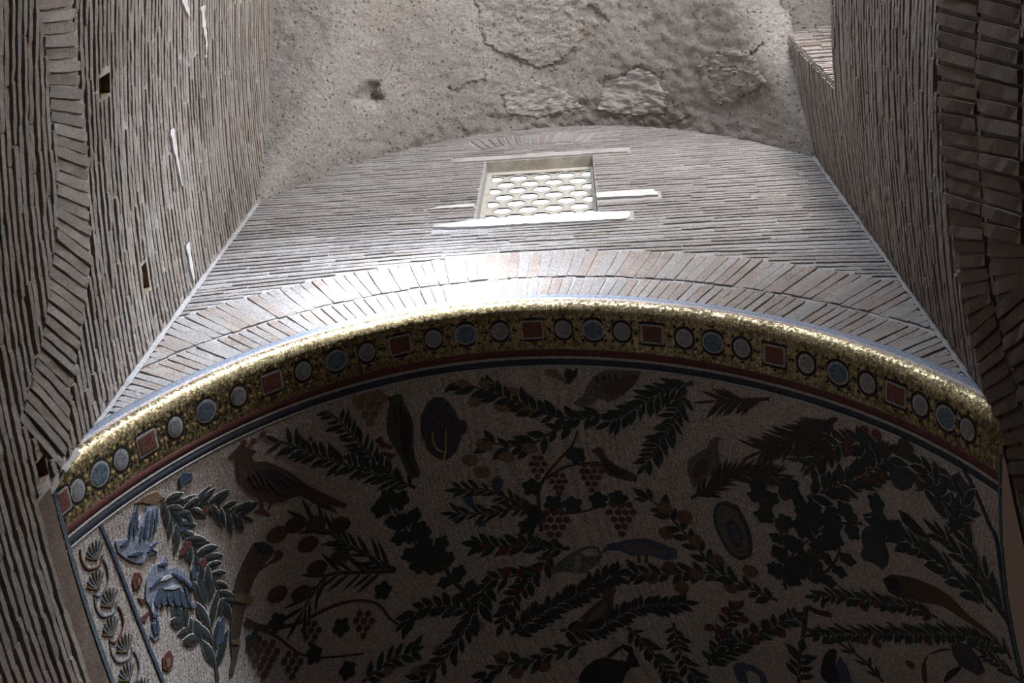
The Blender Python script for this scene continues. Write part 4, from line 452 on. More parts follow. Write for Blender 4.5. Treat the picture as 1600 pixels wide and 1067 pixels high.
DISCS=[('berry',(1.997,0.0642),0.017,0.017,0,'red',None,1),('berry',(2.022,0.0852),0.017,0.017,0,'red',None,1),('berry',(2.114,0.079),0.017,0.017,0,'red',None,1),('berry',(2.212,0.0874),0.017,0.017,0,'red',None,1),('berry',(2.114,0.0944),0.017,0.017,0,'red',None,1),('berry',(2.273,0.1067),0.017,0.017,0,'red',None,1),('berry',(2.138,0.0532),0.017,0.017,0,'red',None,1),('berry',(2.484,0.084),0.017,0.017,0,'red',None,1),('berry',(1.588,0.048),0.022,0.022,0,'red',None,1),('berry',(1.516,0.0354),0.022,0.022,0,'red',None,1),('berry',(1.668,0.0357),0.022,0.022,0,'red',None,1),('pear',(3.119,0.058),0.052,0.036,0.2,'fruit',None,1),('pear',(3.286,0.0613),0.052,0.036,0.2,'fruit',None,1),('pear',(3.451,0.0708),0.052,0.036,0.2,'fruit',None,1),('pear',(3.187,0.075),0.052,0.036,0.2,'fruit',None,1),('pear',(3.366,0.0834),0.052,0.036,0.2,'fruit',None,1),('pear',(3.55,0.089),0.052,0.036,0.2,'fruit',None,1),('pear',(3.195,0.1129),0.064,0.044,0.5,'fruit',None,1),('pear',(3.075,0.123),0.064,0.044,0.5,'fruit',None,1),('pear',(3.133,0.1359),0.064,0.044,0.5,'fruit',None,1),('pear',(3.333,0.1275),0.064,0.044,0.5,'fruit',None,1),('pear',(3.504,0.1235),0.064,0.044,0.5,'fruit',None,1),('apple',(4.51,0.2046),0.056,0.056,0,'apple',None,1),('apple',(4.336,0.2218),0.056,0.056,0,'apple',None,1),('apple',(4.543,0.2312),0.056,0.056,0,'apple',None,1),('apple',(4.657,0.2531),0.056,0.056,0,'apple',None,1),('apple',(4.892,0.2649),0.056,0.056,0,'apple',None,1),('apple',(4.277,0.2595),0.056,0.056,0,'apple',None,1),('apple',(4.473,0.2685),0.056,0.056,0,'apple',None,1),('apple',(4.312,0.2829),0.056,0.056,0,'apple',None,1),('apple',(4.696,0.2848),0.056,0.056,0,'apple',None,1),('apple',(4.111,0.2687),0.056,0.056,0,'apple',None,1),('apple',(4.376,0.1945),0.056,0.056,0,'apple',None,1),('apple',(4.505,0.2061),0.056,0.056,0,'apple',None,1),('fig',(5.45,0.2338),0.055,0.05,0,'fig',None,1),('fig',(5.395,0.2628),0.055,0.05,0,'fig',None,1),('fig',(5.249,0.207),0.055,0.05,0,'fig',None,1),('fig',(5.33,0.1655),0.05,0.075,0.4,'fig',None,1),('fig',(5.158,0.1853),0.05,0.075,0.4,'fig',None,1),('quince',(4.401,0.3315),0.042,0.036,0,'red',None,1),('quince',(4.474,0.3373),0.042,0.036,0,'red',None,1),('quince',(4.694,0.306),0.042,0.036,0,'red',None,1),('quince',(4.853,0.3372),0.042,0.036,0,'red',None,1),('quince',(4.698,0.3236),0.042,0.036,0,'red',None,1),('quince',(4.716,0.3493),0.042,0.036,0,'red',None,1),('quince',(4.588,0.3125),0.042,0.036,0,'red',None,1),('quince',(4.946,0.3405),0.042,0.036,0,'red',None,1),('pomegranate',(3.018,0.1992),0.042,0.04,0,'red',None,1),('pomegranate',(3.132,0.2095),0.042,0.04,0,'red',None,1),('pomegranate',(3.276,0.206),0.042,0.04,0,'red',None,1),('pomegranate',(3.091,0.2289),0.042,0.04,0,'red',None,1),('pomegranate',(3.201,0.2341),0.042,0.04,0,'red',None,1),('pomegranate',(3.324,0.2346),0.042,0.04,0,'red',None,1),('pomegranate',(3.135,0.2479),0.042,0.04,0,'red',None,1),('pomegranate',(3.017,0.2651),0.042,0.04,0,'red',None,1),('rose',(2.767,0.2657),0.034,0.034,0,'fruit',None,1),('rose',(2.419,0.2646),0.034,0.034,0,'fruit',None,1),('rose',(2.55,0.2333),0.034,0.034,0,'fruit',None,1),('rose',(2.381,0.2301),0.034,0.034,0,'fruit',None,1),('rose',(2.295,0.2774),0.034,0.034,0,'fruit',None,1),('rose',(2.178,0.2717),0.034,0.034,0,'fruit',None,1),('pomegranate',(3.077,0.3261),0.055,0.055,0,'apple',None,1),('pomegranate',(2.818,0.3008),0.055,0.055,0,'apple',None,1),('pomegranate',(2.872,0.3198),0.055,0.055,0,'apple',None,1),('seed_head',(1.976,0.1561),0.085,0.058,0.3,'cone',None,1),('seed_head',(1.793,0.154),0.085,0.058,0.3,'cone',None,1),('seed_head',(1.448,0.1533),0.085,0.058,0.3,'cone',None,1),('seed_head',(1.619,0.1637),0.085,0.058,0.3,'cone',None,1),('seed_head',(1.781,0.1344),0.085,0.058,0.3,'cone',None,1),('seed_head',(1.585,0.1158),0.085,0.058,0.3,'cone',None,1),('seed_head',(1.73,0.1166),0.085,0.058,0.3,'cone',None,1),('seed_head',(1.881,0.1238),0.085,0.058,0.3,'cone',None,1),('seed_head',(2.047,0.1335),0.085,0.058,0.3,'cone',None,1),('quince',(2.08,0.2466),0.04,0.04,0,'fruit',None,1),('quince',(2.008,0.2563),0.04,0.04,0,'fruit',None,1),('quince',(2.184,0.2706),0.04,0.04,0,'fruit',None,1),('berry',(0.869,0.0874),0.03,0.03,0,'red',None,1),('berry',(0.918,0.0861),0.03,0.03,0,'red',None,1),('berry',(0.987,0.1022),0.03,0.03,0,'red',None,1),('berry',(1.115,0.0732),0.03,0.03,0,'red',None,1),('berry',(6.003,0.0744),0.035,0.035,0,'red',None,1),('berry',(6.096,0.0632),0.035,0.035,0,'red',None,1),('berry',(5.875,0.1004),0.035,0.035,0,'red',None,1),('berry',(5.981,0.1281),0.035,0.035,0,'red',None,1),('berry',(6.075,0.1249),0.035,0.035,0,'red',None,1),('berry',(6.106,0.1152),0.035,0.035,0,'red',None,1),('berry',(5.768,0.1102),0.035,0.035,0,'red',None,1),('berry',(5.881,0.0907),0.035,0.035,0,'red',None,1),('pear',(6.318,0.0728),0.06,0.06,0,'fig',None,1),('pear',(6.143,0.0873),0.06,0.06,0,'fig',None,1),('flower',(5.585,0.2801),0.036,0.036,0,'red',None,1),('flower',(5.738,0.2866),0.036,0.036,0,'red',None,1),('flower',(5.858,0.277),0.036,0.036,0,'red',None,1),('flower',(6.278,0.2648),0.036,0.036,0,'red',None,1),('flower',(5.632,0.3333),0.036,0.036,0,'red',None,1),('flower',(5.735,0.3332),0.036,0.036,0,'red',None,1),('flower',(6.217,0.3033),0.036,0.036,0,'red',None,1),('flower',(5.968,0.3493),0.036,0.036,0,'red',None,1),('grape',(2.422,0.0425),0.029644268774703556,0.029644268774703556,0,'fruit','grape_cluster',1),('grape',(2.485,0.0444),0.029644268774703556,0.029644268774703556,0,'fruit','grape_cluster',1),('grape',(2.54,0.0463),0.029644268774703556,0.029644268774703556,0,'fruit','grape_cluster',1),('grape',(2.375,0.0473),0.029644268774703556,0.029644268774703556,0,'fruit','grape_cluster',1),('grape',(2.443,0.0496),0.029644268774703556,0.029644268774703556,0,'fruit','grape_cluster',1),('grape',(2.499,0.0515),0.029644268774703556,0.029644268774703556,0,'fruit','grape_cluster',1),('grape',(2.566,0.0535),0.029644268774703556,0.029644268774703556,0,'fruit','grape_cluster',1),('grape',(2.395,0.0544),0.029644268774703556,0.029644268774703556,0,'fruit','grape_cluster',1),('grape',(2.464,0.0568),0.029644268774703556,0.029644268774703556,0,'fruit','grape_cluster',1),('grape',(2.525,0.0588),0.029644268774703556,0.029644268774703556,0,'fruit','grape_cluster',1),('grape',(2.416,0.0619),0.029644268774703556,0.029644268774703556,0,'fruit','grape_cluster',1),('grape',(2.479,0.064),0.029644268774703556,0.029644268774703556,0,'fruit','grape_cluster',1),('grape',(2.44,0.0691),0.029644268774703556,0.029644268774703556,0,'fruit','grape_cluster',1),('grape',(3.527,0.1332),0.021739130434782608,0.021739130434782608,0,'grape','grape_cluster',1),('grape',(3.57,0.1343),0.021739130434782608,0.021739130434782608,0,'grape','grape_cluster',1),('grape',(3.495,0.1383),0.021739130434782608,0.021739130434782608,0,'grape','grape_cluster',1),('grape',(3.535,0.1394),0.021739130434782608,0.021739130434782608,0,'grape','grape_cluster',1),('grape',(3.586,0.1403),0.021739130434782608,0.021739130434782608,0,'grape','grape_cluster',1),('grape',(3.502,0.1445),0.021739130434782608,0.021739130434782608,0,'grape','grape_cluster',1),('grape',(3.553,0.1458),0.021739130434782608,0.021739130434782608,0,'grape','grape_cluster',1),('grape',(3.517,0.1509),0.021739130434782608,0.021739130434782608,0,'grape','grape_cluster',1),('grape',(3.648,0.1523),0.021739130434782608,0.021739130434782608,0,'grape','grape_cluster',1),('grape',(3.694,0.1536),0.021739130434782608,0.021739130434782608,0,'grape','grape_cluster',1),('grape',(3.608,0.1577),0.021739130434782608,0.021739130434782608,0,'grape','grape_cluster',1),('grape',(3.659,0.1587),0.021739130434782608,0.021739130434782608,0,'grape','grape_cluster',1),('grape',(3.701,0.1595),0.021739130434782608,0.021739130434782608,0,'grape','grape_cluster',1),('grape',(3.626,0.1643),0.021739130434782608,0.021739130434782608,0,'grape','grape_cluster',1),('grape',(3.67,0.1651),0.021739130434782608,0.021739130434782608,0,'grape','grape_cluster',1),('grape',(3.634,0.1701),0.021739130434782608,0.021739130434782608,0,'grape','grape_cluster',1),('grape',(3.869,0.146),0.021739130434782608,0.021739130434782608,0,'grape','grape_cluster',1),('grape',(3.921,0.147),0.021739130434782608,0.021739130434782608,0,'grape','grape_cluster',1),('grape',(3.966,0.1473),0.021739130434782608,0.021739130434782608,0,'grape','grape_cluster',1),('grape',(3.839,0.1519),0.021739130434782608,0.021739130434782608,0,'grape','grape_cluster',1),('grape',(3.88,0.1526),0.021739130434782608,0.021739130434782608,0,'grape','grape_cluster',1),('grape',(3.93,0.153),0.021739130434782608,0.021739130434782608,0,'grape','grape_cluster',1),('grape',(3.979,0.1539),0.021739130434782608,0.021739130434782608,0,'grape','grape_cluster',1),('grape',(3.844,0.1583),0.021739130434782608,0.021739130434782608,0,'grape','grape_cluster',1),('grape',(3.898,0.1589),0.021739130434782608,0.021739130434782608,0,'grape','grape_cluster',1),('grape',(3.947,0.1598),0.021739130434782608,0.021739130434782608,0,'grape','grape_cluster',1),('grape',(3.861,0.1645),0.021739130434782608,0.021739130434782608,0,'grape','grape_cluster',1),('grape',(3.908,0.1655),0.021739130434782608,0.021739130434782608,0,'grape','grape_cluster',1),('grape',(3.877,0.1712),0.021739130434782608,0.021739130434782608,0,'grape','grape_cluster',1),('grape',(4.003,0.1884),0.025691699604743084,0.025691699604743084,0,'grape','grape_cluster',1),('grape',(4.064,0.1893),0.025691699604743084,0.025691699604743084,0,'grape','grape_cluster',1),('grape',(4.119,0.19),0.025691699604743084,0.025691699604743084,0,'grape','grape_cluster',1),('grape',(3.959,0.1953),0.025691699604743084,0.025691699604743084,0,'grape','grape_cluster',1),('grape',(4.023,0.1964),0.025691699604743084,0.025691699604743084,0,'grape','grape_cluster',1),('grape',(4.079,0.1972),0.025691699604743084,0.025691699604743084,0,'grape','grape_cluster',1),('grape',(4.133,0.198),0.025691699604743084,0.025691699604743084,0,'grape','grape_cluster',1),('grape',(3.978,0.2033),0.025691699604743084,0.025691699604743084,0,'grape','grape_cluster',1),('grape',(4.033,0.2042),0.025691699604743084,0.025691699604743084,0,'grape','grape_cluster',1),('grape',(4.087,0.205),0.025691699604743084,0.025691699604743084,0,'grape','grape_cluster',1),('grape',(3.992,0.2112),0.025691699604743084,0.025691699604743084,0,'grape','grape_cluster',1),('grape',(4.041,0.2119),0.025691699604743084,0.025691699604743084,0,'grape','grape_cluster',1),('grape',(4.004,0.219),0.025691699604743084,0.025691699604743084,0,'grape','grape_cluster',1),('grape',(3.51,0.1861),0.025691699604743084,0.025691699604743084,0,'grape','grape_cluster',1),('grape',(3.57,0.1874),0.025691699604743084,0.025691699604743084,0,'grape','grape_cluster',1),('grape',(3.617,0.1889),0.025691699604743084,0.025691699604743084,0,'grape','grape_cluster',1),('grape',(3.471,0.1918),0.025691699604743084,0.025691699604743084,0,'grape','grape_cluster',1),('grape',(3.522,0.1934),0.025691699604743084,0.025691699604743084,0,'grape','grape_cluster',1),('grape',(3.582,0.1953),0.025691699604743084,0.025691699604743084,0,'grape','grape_cluster',1),('grape',(3.635,0.1965),0.025691699604743084,0.025691699604743084,0,'grape','grape_cluster',1),('grape',(3.48,0.1995),0.025691699604743084,0.025691699604743084,0,'grape','grape_cluster',1),('grape',(3.534,0.2013),0.025691699604743084,0.025691699604743084,0,'grape','grape_cluster',1),('grape',(3.594,0.2027),0.025691699604743084,0.025691699604743084,0,'grape','grape_cluster',1),('grape',(3.488,0.2068),0.025691699604743084,0.025691699604743084,0,'grape','grape_cluster',1),('grape',(3.546,0.2087),0.025691699604743084,0.025691699604743084,0,'grape','grape_cluster',1),('grape',(3.505,0.2148),0.025691699604743084,0.025691699604743084,0,'grape','grape_cluster',1),('grape',(1.972,0.2032),0.025691699604743084,0.025691699604743084,0,'grape','grape_cluster',1),('grape',(2.031,0.207),0.025691699604743084,0.025691699604743084,0,'grape','grape_cluster',1),('grape',(1.929,0.2065),0.025691699604743084,0.025691699604743084,0,'grape','grape_cluster',1),('grape',(1.981,0.2102),0.025691699604743084,0.025691699604743084,0,'grape','grape_cluster',1),('grape',(2.038,0.214),0.025691699604743084,0.025691699604743084,0,'grape','grape_cluster',1),('grape',(1.929,0.2131),0.025691699604743084,0.025691699604743084,0,'grape','grape_cluster',1),('grape',(1.985,0.2164),0.025691699604743084,0.025691699604743084,0,'grape','grape_cluster',1),('grape',(1.94,0.2202),0.025691699604743084,0.025691699604743084,0,'grape','grape_cluster',1),('grape',(1.588,0.1854),0.023715415019762844,0.023715415019762844,0,'fig','grape_cluster',1),('grape',(1.632,0.1887),0.023715415019762844,0.023715415019762844,0,'fig','grape_cluster',1),('grape',(1.539,0.1876),0.023715415019762844,0.023715415019762844,0,'fig','grape_cluster',1),('grape',(1.591,0.1914),0.023715415019762844,0.023715415019762844,0,'fig','grape_cluster',1),('grape',(1.644,0.1949),0.023715415019762844,0.023715415019762844,0,'fig','grape_cluster',1),('grape',(1.541,0.1935),0.023715415019762844,0.023715415019762844,0,'fig','grape_cluster',1),('grape',(1.598,0.1974),0.023715415019762844,0.023715415019762844,0,'fig','grape_cluster',1),('grape',(1.552,0.1996),0.023715415019762844,0.023715415019762844,0,'fig','grape_cluster',1),('grape',(1.169,0.1724),0.02766798418972332,0.02766798418972332,0,'grape','grape_cluster',1),('grape',(1.228,0.1768),0.02766798418972332,0.02766798418972332,0,'grape','grape_cluster',1),('grape',(1.282,0.1805),0.02766798418972332,0.02766798418972332,0,'grape','grape_cluster',1),('grape',(1.117,0.175),0.02766798418972332,0.02766798418972332,0,'grape','grape_cluster',1),('grape',(1.172,0.1786),0.02766798418972332,0.02766798418972332,0,'grape','grape_cluster',1),('grape',(1.23,0.183),0.02766798418972332,0.02766798418972332,0,'grape','grape_cluster',1),('grape',(1.292,0.1876),0.02766798418972332,0.02766798418972332,0,'grape','grape_cluster',1),('grape',(1.123,0.1812),0.02766798418972332,0.02766798418972332,0,'grape','grape_cluster',1),('grape',(1.179,0.1856),0.02766798418972332,0.02766798418972332,0,'grape','grape_cluster',1),('grape',(1.239,0.1897),0.02766798418972332,0.02766798418972332,0,'grape','grape_cluster',1),('grape',(1.132,0.1879),0.02766798418972332,0.02766798418972332,0,'grape','grape_cluster',1),('grape',(1.193,0.1923),0.02766798418972332,0.02766798418972332,0,'grape','grape_cluster',1),('grape',(1.138,0.1945),0.02766798418972332,0.02766798418972332,0,'grape','grape_cluster',1),('grape',(1.363,0.195),0.025691699604743084,0.025691699604743084,0,'fig','grape_cluster',1),('grape',(1.417,0.1987),0.025691699604743084,0.025691699604743084,0,'fig','grape_cluster',1),('grape',(1.314,0.1971),0.025691699604743084,0.025691699604743084,0,'fig','grape_cluster',1),('grape',(1.371,0.2013),0.025691699604743084,0.025691699604743084,0,'fig','grape_cluster',1),('grape',(1.426,0.2055),0.025691699604743084,0.025691699604743084,0,'fig','grape_cluster',1),('grape',(1.321,0.2039),0.025691699604743084,0.025691699604743084,0,'fig','grape_cluster',1),('grape',(1.377,0.2077),0.025691699604743084,0.025691699604743084,0,'fig','grape_cluster',1),('grape',(1.326,0.2102),0.025691699604743084,0.025691699604743084,0,'fig','grape_cluster',1)]
VINE_LEAVES=[(3.823,0.136),(3.456,0.1596),(3.577,0.179),(3.71,0.1833),(3.906,0.1822),(4.048,0.1828),(3.347,0.1946),(3.43,0.1867),(1.374,0.1705),(2.196,0.1973),(1.81,0.2039),(1.543,0.2082),(1.156,0.17),(1.729,0.2353),(5.381,0.1565),(5.441,0.1818)]

# offset curves of the front arch on the wall plane
def arch_offset(s, d):
    x, z, nx, nz = prof_at(s)
    return x - nx * d, z - nz * d
def curve_z(d):
    pts = [arch_offset(SMAX * i / 300, d) for i in range(301)]
    xs = [p[0] for p in pts]
    def f(x):
        best = None
        for i in range(300):
            a, b = pts[i], pts[i + 1]
            if a[0] <= x <= b[0] and b[0] > a[0]:
                z = a[1] + (b[1] - a[1]) * (x - a[0]) / (b[0] - a[0])
                best = z if best is None else max(best, z)
        return best
    return f
LIP_R = .08
Z_EDGE = curve_z(LIP_R)
Z_RING = curve_z(1.16)

# ------------------------------------------------------------------ floor and the unseen back
fl = MB()
box(fl, -14, 16, -14, 20, -EYE - .2, -EYE)
tag(fl.build('floor', FLOOR), 'stone floor far below the vault', 'floor', 'structure')

# ------------------------------------------------------------------ front wall
wf = MB()
WX0, WX1, WZ0, WZ1, WD = -.87, .145, 10.28, 12.24, .11
cols = [XL + (XR - XL) * i / 120 for i in range(121)]
cols = sorted(set([round(c, 4) for c in cols] + [WX0, WX1]))
def strip(x0, x1, za, zb, zc, zd):
    n = 30
    for k in range(n):
        a0, a1 = za + (zc - za) * k / n, za + (zc - za) * (k + 1) / n
        b0, b1 = zb + (zd - zb) * k / n, zb + (zd - zb) * (k + 1) / n
        wf.add([(x0, D, a0), (x1, D, b0), (x1, D, b1), (x0, D, a1)], [(0, 1, 2, 3)])
for x0, x1 in zip(cols, cols[1:]):
    za, zb = Z_EDGE(x0), Z_EDGE(x1)
    za = za if za else 6.0
    zb = zb if zb else 6.0
    ta, tb = ceil_z(x0, D) + .1, ceil_z(x1, D) + .1
    if x0 >= WX0 - 1e-6 and x1 <= WX1 + 1e-6:
        strip(x0, x1, za, zb, WZ0, WZ0)
        strip(x0, x1, WZ1, WZ1, ta, tb)
    else:
        strip(x0, x1, za, zb, ta, tb)
# reveals
y0, y1 = D, D + WD + .05
wf.add([(WX0, y0, WZ0), (WX0, y1, WZ0), (WX0, y1, WZ1), (WX0, y0, WZ1)], [(0, 1, 2, 3)])
wf.add([(WX1, y0, WZ0), (WX1, y0, WZ1), (WX1, y1, WZ1), (WX1, y1, WZ0)], [(0, 1, 2, 3)])
wf.add([(WX0, y0, WZ0), (WX1, y0, WZ0), (WX1, y1, WZ0), (WX0, y1, WZ0)], [(0, 1, 2, 3)])
wall_front = wf.build('wall_front', MORTAR_F)
tag(wall_front, 'limewashed brick wall over the arch, pierced by the small window', 'wall', 'structure')

lin = MB()
box(lin, WX0, WX1, D + .002, D + WD + .05, WZ1 - .012, WZ1 + .03)
tag(lin.build('lintel_soffit', LINTEL, wall_front), 'stained underside of the window lintel')
lin = MB()
for k in range(12):
    a, b = -1.19 + 1.67 * k / 12, -1.19 + 1.67 * (k + 1) / 12
    box(lin, a, b, D - .014 - rng.uniform(0, .005), D, WZ1 + .0 + rng.uniform(0, .012), WZ1 + .15 + rng.uniform(-.015, .015))
tag(lin.build('lintel', PATCH, wall_front), 'flat grey lintel over the window')

def ragged_slab(name, pts, y, th, mat, parent, lab=None):
    mb = MB()
    P = []
    for i in range(len(pts)):
        a, b = pts[i], pts[(i + 1) % len(pts)]
        n = max(1, int(math.hypot(b[0] - a[0], b[1] - a[1]) / .05))
        for k in range(n):
            P.append((a[0] + (b[0] - a[0]) * k / n + rng.uniform(-.01, .01), a[1] + (b[1] - a[1]) * k / n + rng.uniform(-.01, .01)))
    n = len(P)
    fr = [(p[0], y - th, p[1]) for p in P]
    bk = [(p[0], y, p[1]) for p in P]
    tris = tessellate_polygon([[Vector((p[0], p[1], 0)) for p in P]])
    mb.add(fr + bk, [tuple(t) for t in tris] + [(i, (i + 1) % n, n + (i + 1) % n, n + i) for i in range(n)])
    o = mb.build(name, mat, parent)
    bm = bmesh.new(); bm.from_mesh(o.data); bmesh.ops.recalc_face_normals(bm, faces=bm.faces); bm.to_mesh(o.data); bm.free()
    if lab: tag(o, lab)
    return o
ragged_slab('mortar_patch', [(.15, 10.74), (.67, 10.72), (.62, 10.90), (.15, 10.89)], D, .022, STREAK, wall_front, 'white mortar patch right of the window')
ragged_slab('mortar_patch', [(-1.30, 10.71), (-.90, 10.72), (-.90, 10.80), (-1.2, 10.78)], D, .020, STREAK, wall_front, 'white mortar patch left of the window')

# horizontal courses of the front wall
PITCH = .074
def intervals(a0, a1, ok, step=.02):
    out, st = [], None
    n = int((a1 - a0) / step)
    for i in range(n + 1):
        a = a0 + (a1 - a0) * i / n
        if ok(a):
            if st is None: st = a
            en = a
        elif st is not None:
            out.append((st, en)); st = None
    if st is not None: out.append((st, en))
    return out
def fill(iv, r, lo=.2, hi=.45):
    for a, b in iv:
        x = a - r.uniform(0, .1)
        while x < b - .03:
            L = r.uniform(lo, hi)
            s, e = max(x, a), min(x + L, b)
            if e - s > .04:
                yield s, e - .003
            x += L
fan = []                                   # the small relieving fan above the window
FCX, FCZ = -.42, 11.6
def in_fan(x, z):
    r = math.hypot(x - FCX, z - FCZ); a = math.atan2(x - FCX, z - FCZ)
    return 1.2 < r < 1.62 and abs(a) < .42
mb = MB()
patches = [(.13, .69, 10.70, 10.92), (-1.31, -.88, 10.69, 10.82), (-1.2, .5, WZ1 - .01, WZ1 + .17), (-1.2, .42, 10.10, 10.36)]
z = 7.0
while z < 13.6:
    sag = rng.uniform(-.006, .006)
    fall = math.exp(-max(0, z - 9.3) / .45) * .035
    def zc(x): return z + sag - fall * (x + .3) ** 2 + .012 * math.sin(x * 2.1 + z * 3)
    def ok(x):
        q = zc(x)
        zr = Z_RING(x)
        if zr is None: zr = 8.2
        if q < zr + .03 or q > ceil_z(x, D) + .02: return False
        if WX0 - .01 < x < WX1 + .01 and WZ0 < q < WZ1 + .03: return False
        for p in patches:
            if p[0] < x < p[1] and p[2] < q < p[3]: return False
        return not in_fan(x, q)
    for s, e in fill(intervals(XL + .02, XR - .02, ok), rng):
        xm = (s + e) / 2
        tilt = (zc(e) - zc(s)) / (e - s)
        P, T, U, Nn = front_frame(xm, zc(xm) + rng.uniform(-.006, .006))
        T = Vector((1, 0, tilt)).normalized(); U = Vector((-T.z, 0, T.x))
        add_unit(mb, frame(P, T, U, Nn, e - s, .056 + rng.uniform(-.012, .009), .03, .0105 + rng.uniform(-.004, .005)), rng.choice(LONG_UNITS))
    z += PITCH
tag(mb.build('brick_courses', BRICK_F, wall_front), 'thin level courses of brick around the window', kind='stuff')

vm = brick_meshes(BRICK_V, 'arch_brick')
def add_vouss(A, B, Nn, w, d, prot, meshes, parent, name):
    A, B = Vector(A), Vector(B)
    X = (B - A); L = X.length; X = X / L
    Y = Nn.cross(X).normalized()
    return inst(name, rng.choice(meshes), frame((A + B) / 2, X, Y, Nn, L, w, d, prot), parent)
NF = Vector((0, -1, 0))
def ring(d0, d1, pitch, name):
    s = .02
    # arc length on the ring's inner edge
    step = .004
    prev = arch_offset(0, d0); acc = 0; s = 0; k = 0
    while s < SMAX:
        s += step
        p = arch_offset(s, d0)
        acc += math.hypot(p[0] - prev[0], p[1] - prev[1]); prev = p
        if acc >= pitch:
            acc = 0
            j0, j1 = rng.uniform(-.008, .008), rng.uniform(-.012, .012)
            lean = rng.uniform(-.006, .006)
            A = arch_offset(s, d0 + j0); B = arch_offset(min(max(s + lean, 0), SMAX), d1 + j1)
            for _ in range(40):                   # cut back where the side walls stand
                if XL + .03 < B[0] < XR - .03: break
                B = (A[0] + (B[0] - A[0]) * .95, A[1] + (B[1] - A[1]) * .95)
            if math.hypot(B[0] - A[0], B[1] - A[1]) < .06 or not (XL + .02 < A[0] < XR - .02): continue
            wd = math.hypot(arch_offset(s, (d0 + d1) / 2)[0] - arch_offset(s - pitch, (d0 + d1) / 2)[0], arch_offset(s, (d0 + d1) / 2)[1] - arch_offset(max(s - pitch, 0), (d0 + d1) / 2)[1])
            add_vouss((A[0], D, A[1]), (B[0], D, B[1]), NF, max(.05, min(.08, wd * rng.uniform(.86, .97))), .03, .013 + rng.uniform(-.004, .006), vm, wall_front, name)
ring(.185, .565, .066, 'arch_brick')
ring(.600, 1.15, .068, 'arch_brick')
vf = brick_meshes(BRICK_V, 'fan_brick')
for k in range(15):
    a = -.40 + .80 * k / 14
    A = (FCX + 1.22 * math.sin(a), D, FCZ + 1.22 * math.cos(a)); B = (FCX + 1.6 * math.sin(a), D, FCZ + 1.6 * math.cos(a))
    add_vouss(A, B, NF, .066, .03, .013, vf, wall_front, 'fan_brick')

# ------------------------------------------------------------------ window
win = MB()
tx0, tx1, ty = WX0 + .002, WX1 - .002, D + WD
HW, HH, TH = .076, .100, .013
PXW, ROW = .223, .205
OX, OZ = -.341, 11.984
fx0, fx1, fz0, fz1 = -.815, .112, 10.30, 12.13       # the pierced field inside the frame
def cellpts(cx, cz, w, h):
    return [(cx, cz + h), (cx, cz + h), (cx + w, cz + h * .5), (cx + w, cz - h * .5), (cx, cz - h), (cx - w, cz - h * .5), (cx - w, cz + h * .5)]
def holepts(cx, cz, w, h):
    return [(cx - w * .5, cz + h * .86), (cx + w * .5, cz + h * .86), (cx + w, cz + h * .42), (cx + w, cz - h * .45), (cx, cz - h), (cx - w, cz - h * .45), (cx - w, cz + h * .42)]
window_1 = bpy.data.objects.new('window_1', None); C.objects.link(window_1)
window_1.location = (0, 0, 0)
tag(window_1, 'small window with a honeycomb stone screen in the brick wall', 'window', 'structure')
scr = bpy.data.objects.new('stone_screen', None); C.objects.link(scr)
scr.location = (0, 0, 0)
tag(scr, 'pale pierced stone screen of hexagonal holes standing in the window opening', 'screen')
panes = []
lat = MB()
for k in range(9):
    cz = OZ - ROW * k
    for j in range(-4, 5):
        cx = OX + PXW * j + (PXW / 2 if k % 2 else 0)
        if cx < fx0 - .12 or cx > fx1 + .12: continue
        ex0, ex1 = fx0 - .001, fx1 + .001
        out = cellpts(cx, cz, PXW / 2, ROW * .6667)
        inn = holepts(cx, cz, HW, HH)
        # ring between the cell and its hole, in front, at the back and through the thickness
        o2 = [(min(max(p[0], tx0), tx1), min(max(p[1], WZ0 - .02), WZ1)) for p in out]
        i2 = [(min(max(p[0], fx0), fx1), min(max(p[1], fz0), fz1)) for p in inn]
        if cx - HW > fx1 or cx + HW < fx0 or cz < fz0 + .02:
            lat.add([(p[0], ty, p[1]) for p in o2], [tuple(range(7))]); continue
        n = 7
        v = [(p[0], ty, p[1]) for p in o2] + [(p[0], ty, p[1]) for p in i2] + [(p[0], ty + TH, p[1]) for p in i2]
        f = [(i, (i + 1) % n, n + (i + 1) % n, n + i) for i in range(n)] + [(n + i, n + (i + 1) % n, 2 * n + (i + 1) % n, 2 * n + i) for i in range(n)]
        lat.add(v, f)
        # rim around the hole
        rim = holepts(cx, cz, HW + .011, HH + .016)
        r2 = [(min(max(p[0], fx0 - .008), fx1 + .008), min(max(p[1], fz0), fz1)) for p in rim]
        v = [(p[0], ty - .001, p[1]) for p in i2] + [(p[0], ty - .001, p[1]) for p in r2] + [(p[0], ty + .001, p[1]) for p in r2] + [(p[0], ty + TH, p[1]) for p in i2]
        f = [(i, (i + 1) % n, n + (i + 1) % n, n + i) for i in range(n)] + [(n + i, n + (i + 1) % n, 2 * n + (i + 1) % n, 2 * n + i) for i in range(n)]
        f += [(i, 3 * n + i, 3 * n + (i + 1) % n, (i + 1) % n) for i in range(n)]
        lat.add(v, f, 1)
        if len(set(i2)) > 2: panes.append(i2)
lo = lat.build('honeycomb_lattice', [SCREEN, plain_mat('screen_rim_stone', (.26, .25, .225), (.32, .305, .28), 7, 45, .3, .01)], scr)
fm = MB()
box(fm, tx0, fx0 - .008, ty - .002, ty + .03, WZ0 - .02, WZ1 + .0)
box(fm, fx1 + .008, tx1, ty - .002, ty + .03, WZ0 - .02, WZ1 + .0)
box(fm, fx0 - .008, fx1 + .008, ty - .002, ty + .03, fz1, WZ1)
fm.build('screen_frame', SCREEN, scr)
